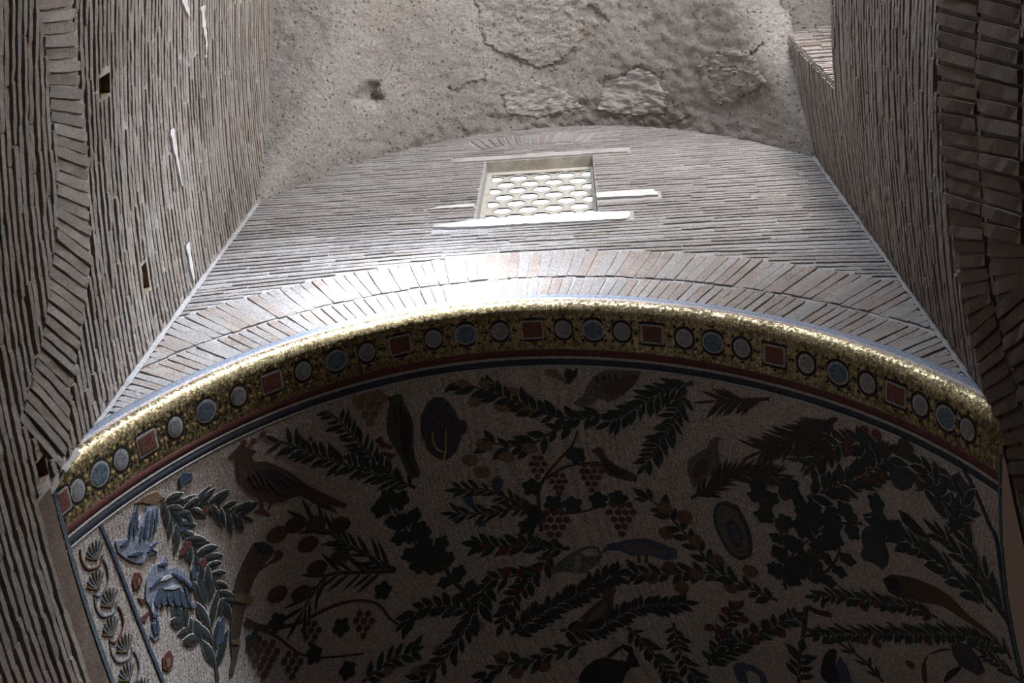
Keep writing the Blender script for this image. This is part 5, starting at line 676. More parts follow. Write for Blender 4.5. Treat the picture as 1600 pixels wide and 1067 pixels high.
for P in panes:
    pm = MB()
    n = len(P)
    v = [(p[0], ty + TH * .8, p[1]) for p in P] + [(p[0], ty + TH * .8 + .006, p[1]) for p in P]
    pm.add(v, [tuple(range(n - 1, -1, -1)), tuple(range(n, 2 * n))] + [(i, (i + 1) % n, n + (i + 1) % n, n + i) for i in range(n)])
    pm.build('pane', PANE, scr)
ragged_slab('window_sill', [(-1.2, 10.20), (-.92, 10.14), (.37, 10.10), (.40, 10.27), (.15, 10.33), (-.87, 10.32), (-1.02, 10.29)], D, .024, LIME, window_1, 'white mortared sill')
st = MB(); box(st, WX0, WX1, D - .02, D + WD, WZ0 - .02, WZ0 + .03); st.build('sill_top', LIME, window_1)

# ------------------------------------------------------------------ side walls
def side_wall(name, fr, mat, ok_cell, y0, y1, z0, z1, step=.06):
    """mortar face of a side wall as a grid, cells left out where ok_cell says so"""
    mb = MB()
    ny, nz = round((y1 - y0) / step), round((z1 - z0) / step)
    idx = {}
    def vid(i, j):
        if (i, j) not in idx:
            idx[(i, j)] = len(mb.v)
            mb.v.append(tuple(fr(y0 + (y1 - y0) * i / ny, z0 + (z1 - z0) * j / nz)[0]))
        return idx[(i, j)]
    for i in range(ny):
        for j in range(nz):
            y, z = y0 + (y1 - y0) * (i + .5) / ny, z0 + (z1 - z0) * (j + .5) / nz
            if ok_cell(y, z):
                mb.f.append((vid(i, j), vid(i + 1, j), vid(i + 1, j + 1), vid(i, j + 1))); mb.m.append(0)
    return mb.build(name, mat)

L_HOLES = [(1.29, 1.41, 7.53, 7.65), (2.67, 2.79, 8.01, 8.07), (2.97, 3.09, 5.97, 6.03)]
R_HOLES = [(1.50, 1.59, 7.05, 7.11)]
OPEN_Y, OPEN_Z0, OPEN_Z1, OPEN_D = 2.22, 10.05, 12.4, .7
def in_box(y, z, B, m=0): return any(b[0] - m < y < b[1] + m and b[2] - m < z < b[3] + m for b in B)
def snap(b, y0, z0, s=.06): return (y0 + round((b[0] - y0) / s) * s, y0 + round((b[1] - y0) / s) * s, z0 + round((b[2] - z0) / s) * s, z0 + round((b[3] - z0) / s) * s)
SY0, SY1, SZ0, SZ1 = -5.4, 8.1, 2.1, 13.5
L_HOLES = [snap(b, SY0, SZ0) for b in L_HOLES]
R_HOLES = [snap(b, SY0, SZ0) for b in R_HOLES]
OPEN_Y = SY0 + round((OPEN_Y - SY0) / .06) * .06; OPEN_Z0 = SZ0 + round((OPEN_Z0 - SZ0) / .06) * .06; OPEN_Z1 = SZ0 + round((OPEN_Z1 - SZ0) / .06) * .06
wall_left = side_wall('wall_left', left_frame, MORTAR_L, lambda y, z: not in_box(y, z, L_HOLES) and not (y > D + .05 and z > 6.0), SY0, SY1, SZ0, SZ1)
tag(wall_left, 'tan brick wall on the left with a curved relieving arch of upright bricks', 'wall', 'structure')
wall_right = side_wall('wall_right', right_frame, MORTAR_R, lambda y, z: not in_box(y, z, R_HOLES) and not (-1.2 < y < OPEN_Y and OPEN_Z0 < z < OPEN_Z1) and z > 4.2 and not (y > D + .05 and z > prof(VX1) + .06), SY0, SY1, SZ0, SZ1)
tag(wall_right, 'dark brown brick wall on the right with a double arch of bricks', 'wall', 'structure')
def hole(fr, b, parent, depth=.045):
    mb = MB()
    c = [(b[0], b[2]), (b[1], b[2]), (b[1], b[3]), (b[0], b[3])]
    v = []
    for y, z in c:
        P, T, U, Nn = fr(y, z); v.append(tuple(P + Nn * .005))
    for y, z in c:
        P, T, U, Nn = fr(y, z); v.append(tuple(P - Nn * depth))
    mb.add(v, [(4, 5, 6, 7)] + [(i, (i + 1) % 4, 4 + (i + 1) % 4, 4 + i) for i in range(4)])
    tag(mb.build('putlog_hole', HOLE, parent), 'brown square scaffold hole in the bricks')
for b in L_HOLES: hole(left_frame, b, wall_left)
for b in R_HOLES: hole(right_frame, b, wall_right)

def seq(pairs, n):
    A = catmull([p[0] for p in pairs], n); B = catmull([p[1] for p in pairs], n)
    return list(zip(A, B))
def resample(pairs, pitch):
    """pairs of (outer, inner) points of a ring at even steps of its middle line"""
    d = seq(pairs, 24)
    out = [d[0]]; acc = 0
    for p, q in zip(d, d[1:]):
        mp = [(p[0][i] + p[1][i]) / 2 for i in (0, 1)]; mq = [(q[0][i] + q[1][i]) / 2 for i in (0, 1)]
        acc += math.hypot(mp[0] - mq[0], mp[1] - mq[1])
        if acc >= pitch:
            out.append(q); acc = 0
    return out
# rings of the side arches as (y, z) pairs, upper edge and lower edge
LEFT_RING = [((-.45, 6.55), (-.36, 6.03)), ((-.1, 6.75), (-.05, 6.22)), ((.3, 6.9), (.28, 6.37)), ((.66, 7.0), (.62, 6.47)), ((.846, 7.05), (.795, 6.545)), ((1.019, 7.11), (.944, 6.605)), ((1.164, 7.145), (1.082, 6.655)), ((1.398, 7.20), (1.266, 6.69)), ((1.663, 7.23), (1.476, 6.72)),
             ((1.803, 7.225), (1.60, 6.735)), ((2.03, 7.19), (1.80, 6.70)), ((2.251, 7.13), (1.943, 6.66)), ((2.40, 7.03), (2.08, 6.56)), ((2.56, 6.88), (2.23, 6.44)), ((2.70, 6.72), (2.37, 6.33)),
             ((2.82, 6.60), (2.47, 6.23)), ((2.954, 6.47), (2.55, 6.12)), ((3.08, 6.34), (2.64, 5.98)), ((3.17, 6.20), (2.70, 5.85))]
RIGHT_RING = [((0.0, 7.16), (0.02, 6.44)), ((.4, 7.18), (.39, 6.46)), ((.80, 7.16), (.76, 6.44)), ((1.117, 7.10), (1.071, 6.405)), ((1.469, 7.035), (1.389, 6.37)), ((1.8, 6.965), (1.678, 6.31)), ((2.173, 6.885), (2.041, 6.245)), ((2.337, 6.84), (2.157, 6.225)),
              ((2.487, 6.79), (2.27, 6.195)), ((2.653, 6.72), (2.398, 6.155)), ((2.752, 6.685), (2.448, 6.13)), ((2.867, 6.62), (2.52, 6.09)), ((3.034, 6.52), (2.683, 5.98)), ((3.26, 6.40), (2.90, 5.80)), ((3.45, 6.2), (3.10, 5.58)), ((3.7, 5.9), (3.3, 5.35)), ((4.0, 5.5), (3.55, 5.0))]
def extend_in(pairs, gap, L):
    out = []
    for o, i in pairs:
        d = math.hypot(o[0] - i[0], o[1] - i[1]); ux, uz = (i[0] - o[0]) / d, (i[1] - o[1]) / d
        out.append(((i[0] + ux * gap, i[1] + uz * gap), (i[0] + ux * (gap + L), i[1] + uz * (gap + L))))
    return out
RIGHT_RING2 = extend_in(RIGHT_RING, .03, .6)
def ring_poly(pairs): return [p[0] for p in pairs] + [p[1] for p in reversed(pairs)]
def side_ring(pairs, pitch, fr, meshes, parent, w, prot):
    for o, i in resample(pairs, pitch):
        Pm, T, U, Nn = fr((o[0] + i[0]) / 2, (o[1] + i[1]) / 2)
        A = fr(*i)[0]; B = fr(*o)[0]
        add_vouss(A, B, Nn, w * rng.uniform(.92, 1.06), .06, prot + rng.uniform(-.006, .008), meshes, parent, 'arch_brick')
sl = brick_meshes(BRICK_L, 'arch_brick')
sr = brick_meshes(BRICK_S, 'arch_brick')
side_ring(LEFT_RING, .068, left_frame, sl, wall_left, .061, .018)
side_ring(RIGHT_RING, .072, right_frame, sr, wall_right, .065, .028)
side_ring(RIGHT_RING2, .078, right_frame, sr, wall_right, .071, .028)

def wall_courses(fr, parent, mat, polys, skip, z0, z1, y_lo, y_hi, name_single, n_single, h, prot, r):
    ms = brick_meshes(mat, name_single, LONG_UNITS)
    mb = MB()
    k = 0
    z = z0
    while z < z1:
        sag = r.uniform(-.006, .006)
        def zc(y): return z + sag + .014 * math.sin(y * 1.9 + z * 2.3)
        def ok(y):
            q = zc(y)
            if any(in_poly(y, q, p) for p in polys): return False
            return not skip(y, q)
        for s, e in fill(intervals(y_lo(z), y_hi(z), ok), r):
            m = (s + e) / 2
            P, T, U, Nn = fr(m, zc(m))
            T = (T + U * ((zc(e) - zc(s)) / (e - s))).normalized(); U = Nn.cross(T)
            if U.z < 0: U = -U
            Mx = frame(P, T, U, Nn, e - s, h + r.uniform(-.010, .008), .05, prot(z) + r.uniform(-.0045, .005))
            if k < n_single and zc(m) > 4.6 and m > .10 * zc(m) - .1:
                inst(name_single, r.choice(ms), Mx, parent); k += 1
            else:
                add_unit(mb, Mx, r.choice(LONG_UNITS))
        z += .077
    tag(mb.build('brick_courses', mat, parent), kind='stuff')
def lskip(y, z):
    if in_box(y, z, L_HOLES, .004): return True
    if y > D - .03 and z > 5.84: return True
    if y <= D and z > ceil_z(left_x(y), y) + .02: return True
    return False
def rskip(y, z):
    if in_box(y, z, R_HOLES, .004): return True
    if y > D - .03 and z > prof(VX1 - .02) - .1: return True
    if y <= D and z > ceil_z(right_x(y), y) + .02: return True
    return -1.2 < y < OPEN_Y + .01 and OPEN_Z0 - .01 < z < OPEN_Z1 + .01
wall_courses(left_frame, wall_left, BRICK_L, [ring_poly(LEFT_RING)], lskip, 3.8, 12.8, lambda z: .09 * z - 1.3, lambda z: min(.80 * z + .2, 5.2) if z < 5.9 else D,
             'brick', 290, .054, lambda z: .024 if z < 6.4 else max(.0115, .024 - (z - 6.4) * .008), random.Random(21))
wall_courses(right_frame, wall_right, BRICK_R, [ring_poly(RIGHT_RING), ring_poly(RIGHT_RING2)], rskip, 5.3, 12.9, lambda z: .10 * z - .9, lambda z: min(.8 * z, 4.6) if z < 6.2 else D,
             'brick', 290, .056, lambda z: .014, random.Random(22))

# opening high in the right wall: sill, far jamb with its own courses, soffit, and its back
op = MB()
def rp(y, z, d): 
    P, T, U, Nn = right_frame(y, z); return tuple(P - Nn * d)
yj, yb = OPEN_Y, -1.2
op.add([rp(yj, OPEN_Z0, 0), rp(yj, OPEN_Z0, OPEN_D), rp(yj, OPEN_Z1, OPEN_D), rp(yj, OPEN_Z1, 0)], [(0, 1, 2, 3)])
op.add([rp(yb, OPEN_Z0, 0), rp(yb, OPEN_Z0, OPEN_D), rp(yb, OPEN_Z1, OPEN_D), rp(yb, OPEN_Z1, 0)], [(0, 1, 2, 3)])
op.add([rp(yj, OPEN_Z0, 0), rp(yj, OPEN_Z0, OPEN_D), rp(yb, OPEN_Z0, OPEN_D), rp(yb, OPEN_Z0, 0)], [(0, 1, 2, 3)])
op.build('opening_jamb', MORTAR_R, wall_right)
op = MB()
for k in range(24):
    ya, yc = yb + (yj - yb) * k / 24, yb + (yj - yb) * (k + 1) / 24
    op.add([rp(ya, OPEN_Z1, -.01), rp(yc, OPEN_Z1, -.01), rp(yc, OPEN_Z1, OPEN_D), rp(ya, OPEN_Z1, OPEN_D)], [(0, 1, 2, 3)])
tag(op.build('opening_soffit', CEMENT, wall_right), 'rough cement underside of the high opening')
op = MB()
z = OPEN_Z0 + .04
while z < OPEN_Z1:
    x = .0
    while x < OPEN_D - .05:
        L = rng.uniform(.16, .3)
        P = Vector(rp(yj, z, x + L / 2)); Nn = Vector((0, -1, 0)); T = Vector((1, 0, 0)); U = Vector((0, 0, 1))
        add_unit(op, frame(P, T, U, Nn, L - .008, .05, .04, .02 + rng.uniform(-.006, .006)), rng.choice(LONG_UNITS))
        x += L
    z += .077
tag(op.build('jamb_courses', BRICK_R, wall_right), kind='stuff')

# lime runs on the left wall
def streak(pts, w, name='lime_streak'):
    mb = MB()
    P = catmull(pts, 6); n = len(P)
    v = []
    for i, (y, z) in enumerate(P):
        t = i / (n - 1); ww = w * (1 - .75 * t) * rng.uniform(.55, 1.25)
        for s in (-1, 1):
            Pp, T, U, Nn = left_frame(y, z + s * ww)
            v.append(tuple(Pp + Nn * .019))
    f = [(2 * i, 2 * i + 2, 2 * i + 3, 2 * i + 1) for i in range(n - 1)]
    v2 = [tuple(Vector(p) - Vector((.03, 0, 0))) for p in v]
    o = len(v)
    f += [(2 * i, o + 2 * i, o + 2 * i + 2, 2 * i + 2) for i in range(n - 1)] + [(2 * i + 1, 2 * i + 3, o + 2 * i + 3, o + 2 * i + 1) for i in range(n - 1)]
    mb.add(v + v2, f)
    tag(mb.build(name, STREAK, wall_left), 'white run of lime on the brick')
streak([(1.05, 9.27), (1.15, 9.33), (1.267, 9.46)], .085)
streak([(1.25, 9.83), (1.4, 9.88), (1.53, 9.95), (1.65, 9.93)], .06)
streak([(1.95, 8.92), (2.2, 9.0), (2.4, 9.06)], .05)
streak([(2.82, 9.02), (3.0, 9.03), (3.12, 9.04)], .055)

# corner fillets of mortar where the walls meet
def fillet(name, pts, mat, parent):
    mb = MB()
    v = []
    for x, y, z in pts:
        a = rng.uniform(.014, .026)
        sx = 1 if x < 0 else -1
        v += [(x, y - a, z), (x + sx * a * .5, y - a * .5, z + rng.uniform(-.01, .01)), (x + sx * a, y, z)]
    n = len(pts)
    mb.add(v, [(3 * i + k, 3 * i + 3 + k, 3 * i + 4 + k, 3 * i + 1 + k) for i in range(n - 1) for k in (0, 1)])
    return mb.build(name, mat, parent)
fillet('corner_mortar', [(XL + .012, D - .012, 6.2 + 5.0 * i / 90) for i in range(91)], MORTAR_F, wall_front)
fillet('corner_mortar', [(XR - .012, D - .012, 6.6 + 5.0 * i / 90) for i in range(91)], MORTAR_F, wall_front)

# back wall behind the visitor, with the window the light comes through
bk = MB()
for a in ((-7.0, 0.0, 2, 13.6), (1.0, 5.5, 2, 13.6), (0.0, 1.0, 2, 10.6), (0.0, 1.0, 12.4, 13.6)):
    bk.add([(a[0], -5.38, a[2]), (a[1], -5.38, a[2]), (a[1], -5.38, a[3]), (a[0], -5.38, a[3])], [(0, 1, 2, 3)])
tag(bk.build('wall_back', MORTAR_F), 'brick wall behind the viewer', 'wall', 'structure')

# ------------------------------------------------------------------ cement vault
from mathutils import noise as mnoise
def rough_z(x, y):
    z = ceil_z(x, y)
    p = Vector((x, y, z))
    near = max(0, 1 - (D - y) / .5)
    z += .018 * mnoise.fractal(p * 3.0, 1.0, 2.0, 5) + .012 * (1 + 1.2 * near) * mnoise.fractal(p * 14, .8, 2.0, 3)
    h = math.hypot(x + 1.99 + .03 * math.sin(y * 40), (y - 2.57) * .8)
    if h < .12: z += .14 * (1 - (h / .12) ** 2)
    return z
cv = MB()
nx, ny = 190, 230
for j in range(ny + 1):
    y = -5.4 + (D + .03 + 5.4) * (j / ny) ** .62
    for i in range(nx + 1):
        x0, x1 = left_x(y) - .05, right_x(y) + .05
        x = x0 + (x1 - x0) * i / nx
        cv.v.append((x, y, rough_z(x, y)))
for j in range(ny):
    for i in range(nx):
        a = j * (nx + 1) + i
        cv.f.append((a, a + 1, a + nx + 2, a + nx + 1)); cv.m.append(0)
ceiling = cv.build('ceiling', CEMENT, smooth=True)
tag(ceiling, 'rough grey cement vault above the brick walls', 'ceiling', 'structure')
def cement_patch(pts, th, mat, lab):
    P = []
    for i in range(len(pts)):
        a, b = pts[i], pts[(i + 1) % len(pts)]
        n = max(1, int(math.hypot(b[0] - a[0], b[1] - a[1]) / .035))
        for k in range(n):
            P.append((a[0] + (b[0] - a[0]) * k / n + rng.uniform(-.02, .02), a[1] + (b[1] - a[1]) * k / n + rng.uniform(-.02, .02)))
    bm = bmesh.new()
    vs = [bm.verts.new((p[0], p[1], 0)) for p in P]
    for t in tessellate_polygon([[Vector((p[0], p[1], 0)) for p in P]]):
        try: bm.faces.new([vs[i] for i in t])
        except ValueError: pass
    bmesh.ops.recalc_face_normals(bm, faces=bm.faces)
    for _ in range(6):
        E = [e for e in bm.edges if e.calc_length() > .045]
        if not E: break
        bmesh.ops.subdivide_edges(bm, edges=E, cuts=1)
        bmesh.ops.triangulate(bm, faces=bm.faces)
    edge = [v for v in bm.verts if v.is_boundary]
    for v in bm.verts:
        x, y = v.co.x, v.co.y
        v.co.z = rough_z(x, y) - (-.03 if v.is_boundary else th)
    me = bpy.data.meshes.new('plaster_patch'); bm.to_mesh(me); bm.free()
    me.materials.append(mat)
    me.polygons.foreach_set('use_smooth', [True] * len(me.polygons))
    o = bpy.data.objects.new('plaster_patch', me); C.objects.link(o); o.parent = ceiling
    tag(o, lab)
cement_patch([(-.9, 2.28), (-.62, 2.42), (-.3, 2.60), (-.1, 2.50), (.1, 2.36), (.22, 1.9), (-.4, 1.7), (-.95, 1.8)], .016, CEMENT, 'raised patch of cracked cement')
cement_patch([(.30, 2.72), (.45, 2.69), (.66, 2.56), (.85, 2.66), (.95, 2.85), (.92, 3.05), (.5, 3.08), (.2, 3.02)], .012, PATCH, 'smooth grey repair in the cement')
cement_patch([(-.75, 2.72), (-.4, 2.70), (-.05, 2.82), (.1, 3.0), (-.35, 3.1), (-.72, 3.0)], .010, PATCH, 'smooth grey repair near the wall')
cement_patch([(1.22, 2.72), (1.2, 2.55), (1.3, 2.42), (1.66, 2.33), (1.8, 2.6), (1.55, 2.85), (1.35, 2.9)], .028, CEMENT, 'broken layer of cement near the right wall')

CRACK = plain_mat('painted_crack_shade', (.13, .105, .085), (.22, .185, .155), 12, 50, .6, .02)  # dark colour stands in for the shade down inside the cracks
STAIN = plain_mat('brown_stained_cement', (.30, .24, .19), (.42, .35, .29), 4, 30, .9, .04)
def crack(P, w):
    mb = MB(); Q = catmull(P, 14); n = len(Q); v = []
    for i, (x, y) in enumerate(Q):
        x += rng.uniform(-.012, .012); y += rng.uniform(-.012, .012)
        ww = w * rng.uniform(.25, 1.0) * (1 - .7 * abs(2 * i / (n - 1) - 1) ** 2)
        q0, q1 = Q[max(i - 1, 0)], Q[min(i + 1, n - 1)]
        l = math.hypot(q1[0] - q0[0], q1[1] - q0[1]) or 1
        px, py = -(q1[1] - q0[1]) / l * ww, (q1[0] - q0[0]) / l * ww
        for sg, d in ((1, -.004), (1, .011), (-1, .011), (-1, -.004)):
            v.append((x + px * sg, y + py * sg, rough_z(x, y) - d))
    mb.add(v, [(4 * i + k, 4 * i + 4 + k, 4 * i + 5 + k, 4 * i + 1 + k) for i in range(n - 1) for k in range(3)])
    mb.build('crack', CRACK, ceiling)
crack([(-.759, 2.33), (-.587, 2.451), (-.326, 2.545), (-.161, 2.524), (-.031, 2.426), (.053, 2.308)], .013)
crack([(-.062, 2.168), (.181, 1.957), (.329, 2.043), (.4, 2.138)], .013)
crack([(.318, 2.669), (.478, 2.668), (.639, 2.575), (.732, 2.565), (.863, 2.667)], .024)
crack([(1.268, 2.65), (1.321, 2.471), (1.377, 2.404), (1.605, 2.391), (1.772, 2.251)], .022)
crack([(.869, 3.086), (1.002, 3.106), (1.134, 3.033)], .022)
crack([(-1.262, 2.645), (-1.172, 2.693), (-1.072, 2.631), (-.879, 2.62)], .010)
cement_patch([(.091, 2.2), (.203, 2.141), (.224, 2.236), (-.064, 2.548), (-.253, 2.642), (-.193, 2.509)], .006, STAIN, 'brown stained streak of cement')

# ------------------------------------------------------------------ mosaic vault
field = MB()
ns, nv = 150, 110
PH0, PH1 = .05, .72
def ph_of(s, dist): return dist / vault_r(s)
for i in range(ns + 1):
    s = SMAX * i / ns
    a = ph_of(s, .42)
    for j in range(nv + 1):
        ph = a + (PH1 - a) * (j / nv) ** 1.3
        field.v.append(tuple(vault(s, ph, .002 * mnoise.noise(Vector((s, ph * 8, 0)) * 6))))
for i in range(ns):
    for j in range(nv):
        a = i * (nv + 1) + j
        field.f.append((a, a + 1, a + nv + 2, a + nv + 1)); field.m.append(0)
mosaic = field.build('ceiling', FIELD, smooth=True)
tag(mosaic, 'cream mosaic vault strewn with branches, birds and vessels beyond the arch', 'ceiling', 'structure')

# border of the vault: bands swept along the arch
border = bpy.data.objects.new('trim_1', None); C.objects.link(border)
tag(border, 'gold mosaic border with a row of gems along the arch edge', 'trim', 'structure')
def band(name, prof_pts, mat, lab=None, ns=260, jit=0.0):
    """prof_pts: (dist along y from the wall face, off towards the room) or ('r', angle) points of the rounded lip"""
    mb = MB()
    n = len(prof_pts)
    for i in range(ns + 1):
        s = SMAX * i / ns
        x, z, nx_, nz_ = prof_at(s)
        for (dy, off) in prof_pts:
            xx, zz = x + nx_ * (off + rng.uniform(-jit, jit)), z + nz_ * off
            r = XC - xx
            ph = dy / r
            mb.v.append((XC - r * math.cos(ph), D + r * math.sin(ph), zz))
    for i in range(ns):
        for k in range(n - 1):
            a = i * n + k
            mb.f.append((a, a + 1, a + n + 1, a + n)); mb.m.append(0)
    o = mb.build(name, mat, border, smooth=True)
    if lab: tag(o, lab)
    return o
fy = -.028
band('slate_band', [(0.0, -.185), (fy, -.18), (fy - .004, -.13), (fy, -.105)], SKYBAND, 'slate blue line beside the bricks')
band('white_line', [(fy, -.107), (fy - .008, -.1), (fy, -.092)], WHITELINE, jit=.002)
band('pink_line', [(fy, -.093), (fy - .004, -.087), (fy + .002, -.078)], PINKLINE)
lip = []
for k in range(9):
    a = k / 8 * PI / 2
    lip.append((fy + (LIP_R) * (1 - math.cos(a)), -.078 + .078 * math.sin(a)))
band('gold_band', lip + [(.1, 0), (.2, 0), (.305, 0)], GOLD, 'gold mosaic band with a rounded lip', ns=320)
band('crimson_band', [(.305, 0), (.31, .003), (.353, .003), (.357, 0)], REDBAND)
band('white_line', [(.356, 0), (.36, .004), (.374, .004), (.378, 0)], WHITELINE)
band('navy_band', [(.377, 0), (.38, .003), (.418, .003), (.424, 0)], BLUEBAND)
band('white_line', [(.423, 0), (.426, .004), (.436, .004), (.442, 0)], WHITELINE)

def dome(name, mat, n=14, kind='round', h=.35):
    v, f = [], []
    if kind == 'round':
        base = [(math.cos(2 * PI * i / n), math.sin(2 * PI * i / n)) for i in range(n)]
    else:
        base = [(1, 1), (-1, 1), (-1, -1), (1, -1)]; n = 4
    for sc_, zz in ((1, 0), (1, h * .7), (.8, h)):
        v += [(x * sc_, y * sc_, zz) for x, y in base]
    for k in range(2):
        f += [(k * n + i, k * n + (i + 1) % n, (k + 1) * n + (i + 1) % n, (k + 1) * n + i) for i in range(n)]
    f.append(tuple(range(2 * n, 3 * n)))
    return raise_mesh(name, v, f, mat)
def vault_frame(s, ph, off=0.0):
    P = vault(s, ph, off)
    e = .01
    Ts = (vault(s + e, ph) - vault(s - e, ph)).normalized()
    Tv = (vault(s, ph + e / 8) - vault(s, ph - e / 8)).normalized()
    Nn = Tv.cross(Ts).normalized()
    if Nn.z > 0 and abs(prof_at(s)[3]) > .05: Nn = -Nn
    x, z, nx_, nz_ = prof_at(s)
    w = Vector((nx_ * math.cos(ph), -nx_ * math.sin(ph), nz_))
    if Nn.dot(w) < 0: Nn = -Nn
    Tv = (Tv - Ts * Tv.dot(Ts)).normalized()
    return P, Ts, Tv, Nn
def vmat(s, ph, sx, sy, sz, rot=0.0, off=0.0):
    P, Ts, Tv, Nn = vault_frame(s, ph, off)
    X = Ts * math.cos(rot) + Tv * math.sin(rot)
    Y = -Ts * math.sin(rot) + Tv * math.cos(rot)
    return Matrix(((X.x * sx, Y.x * sy, Nn.x * sz, P.x), (X.y * sx, Y.y * sy, Nn.y * sz, P.y), (X.z * sx, Y.z * sy, Nn.z * sz, P.z), (0, 0, 0, 1)))
me_set = {'r': dome('gem_setting', GEMDARK, 18), 'q': dome('gem_setting', GEMDARK, kind='square')}
me_ring = {'r': dome('gem_ring', WHITELINE, 18), 'q': dome('gem_ring', WHITELINE, kind='square')}
me_gem = {'s': dome('gem', GEMWHITE, 18), 'l': dome('gem', GEMBLUE, 18), 'q': dome('gem', GEMRED, kind='square')}
me_pearl = dome('pearl', M['gold'], 8); me_bead = dome('bead', GEMDARK, 8)
lit = {'s': 'round pale gem', 'l': 'large oval blue gem', 'q': 'square red gem'}
for s, k in G:
    ph = ph_of(s, .158)
    sh = 'q' if k == 'q' else 'r'
    rx, ry = {'s': (.046, .052), 'l': (.066, .062), 'q': (.066, .056)}[k]
    g = inst('gem', me_gem[k], vmat(s, ph, rx, ry, .006, 0, .0022), border)
    tag(g, lit[k])
    inv = g.matrix_basis.inverted()
    inst('gem_ring', me_ring[sh], inv @ vmat(s, ph, rx + .013, ry + .013, .005, 0, .001), g)
    inst('gem_setting', me_set[sh], inv @ vmat(s, ph, rx + .034, ry + .034, .003, 0, 0), g)
    nb = 16
    pb = MB()
    for i in range(nb):
        a = 2 * PI * i / nb
        for rr, mi, m in ((.048, 0, me_bead),):
            dx, dy = (rx + rr) * math.cos(a), (ry + rr) * math.sin(a)
            mm = vmat(s + dx, ph_of(s, .158 + dy), .011, .011, .005, 0, 0)
            pb.add([tuple(inv @ (mm @ v.co)) for v in m.vertices], [tuple(p.vertices) for p in m.polygons], i % 2)
    pb.build('beading', [GEMDARK, M['gold']], g)
inst_names = None

# ---- figures of the mosaic
def inlay(name, P, mat, parent, h=.004):
    """a flat mosaic shape: outline in (s, ph), bent over the vault and standing h proud"""
    s0 = sum(p[0] for p in P) / len(P)
    r = vault_r(s0)
    Q = [(p[0], max(p[1] * r, .455)) for p in P]
    cl = []
    for i in range(len(Q)):
        p0, p1, p2, p3 = Q[i - 1], Q[i], Q[(i + 1) % len(Q)], Q[(i + 2) % len(Q)]
        L = math.hypot(p2[0] - p1[0], p2[1] - p1[1])
        n = max(1, min(4, int(L / .05)))
        for k in range(n):
            t = k / n
            cl.append(tuple(0.5 * (2 * b + (c - a) * t * .8 + (2 * a - 5 * b + 4 * c - d) * t * t * .8 + (3 * b - a - 3 * c + d) * t ** 3 * .8) if k else b
                            for a, b, c, d in zip(p0, p1, p2, p3)))
    bm = bmesh.new()
    vs = [bm.verts.new((p[0], p[1], 0)) for p in cl]
    for t in tessellate_polygon([[Vector((p[0], p[1], 0)) for p in cl]]):
        try: bm.faces.new([vs[i] for i in t])
        except ValueError: pass
    for _ in range(3):
        E = [e for e in bm.edges if e.calc_length() > .13]
        if not E: break
        bmesh.ops.subdivide_edges(bm, edges=E, cuts=1)
        bmesh.ops.triangulate(bm, faces=bm.faces)
    ret = bmesh.ops.extrude_face_region(bm, geom=list(bm.faces))
    for v in [g for g in ret['geom'] if isinstance(g, bmesh.types.BMVert)]:
        v.co.z = h
    for v in bm.verts:
        v.co = vault(v.co.x, v.co.y / r, v.co.z)
    bmesh.ops.recalc_face_normals(bm, faces=bm.faces)
    me = bpy.data.meshes.new(name); bm.to_mesh(me); bm.free()
    me.materials.append(mat)
    o = bpy.data.objects.new(name, me); C.objects.link(o); o.parent = parent
    return o
figs = []
for name, P, mat, par, lay in FIGURES:
    if len(P) < 3:
        figs.append(None); continue
    pa = mosaic if par is None else figs[par]
    figs.append(inlay(name, P, M[mat], pa, .0035 + .0025 * lay))

# ---- branches with their leaves
def leaf_mesh(name, mat, pale=True):
    out = [(0, 0), (.15, .3), (.4, .5), (.65, .44), (.87, .2), (1, 0), (.87, -.2), (.65, -.44), (.4, -.5), (.15, -.3)]
    n = len(out)
    hal = [(.5 + (x - .5) * 1.08, y * 1.3) for x, y in out]
    v = [(x, y, .6) for x, y in out] + [(x, y, .25) for x, y in hal] + [(.45, 0, 1.0)]
    f = [(i, (i + 1) % n, 2 * n) for i in range(n)] + [(i, n + i, n + (i + 1) % n, (i + 1) % n) for i in range(n)]
    me = raise_mesh(name, v, f, mat)
    if pale:
        me.materials.append(FIELD)
        for p in me.polygons: p.material_index = 1 if p.index >= n else 0
    return me
def lobed_mesh(name, mat):
    out = []
    K = 24
    for i in range(K):
        a = PI - 2 * PI * i / K
        lob = .62 + .38 * abs(math.cos(2.5 * (a))) ** .8
        out.append((.5 + .5 * lob * math.cos(a), .5 * lob * math.sin(a)))
    n = K
    v = [(x, y, .7) for x, y in out] + [(x, y, 0) for x, y in out] + [(.5, 0, 1.0)]
    f = [((i + 1) % n, i, 2 * n) for i in range(n)] + [(i, (i + 1) % n, n + (i + 1) % n, n + i) for i in range(n)]
    return raise_mesh(name, v, f, mat)
LEAF = {k: leaf_mesh('leaf', M[k]) for k in ('leaf', 'darkleaf')}
LEAF['needle'] = leaf_mesh('leaf', M['needle'], False)
LOBED = lobed_mesh('lobed_leaf', M['leaf'])
count = {'leaf': 0, 'lobed_leaf': 0}
r2 = random.Random(5)
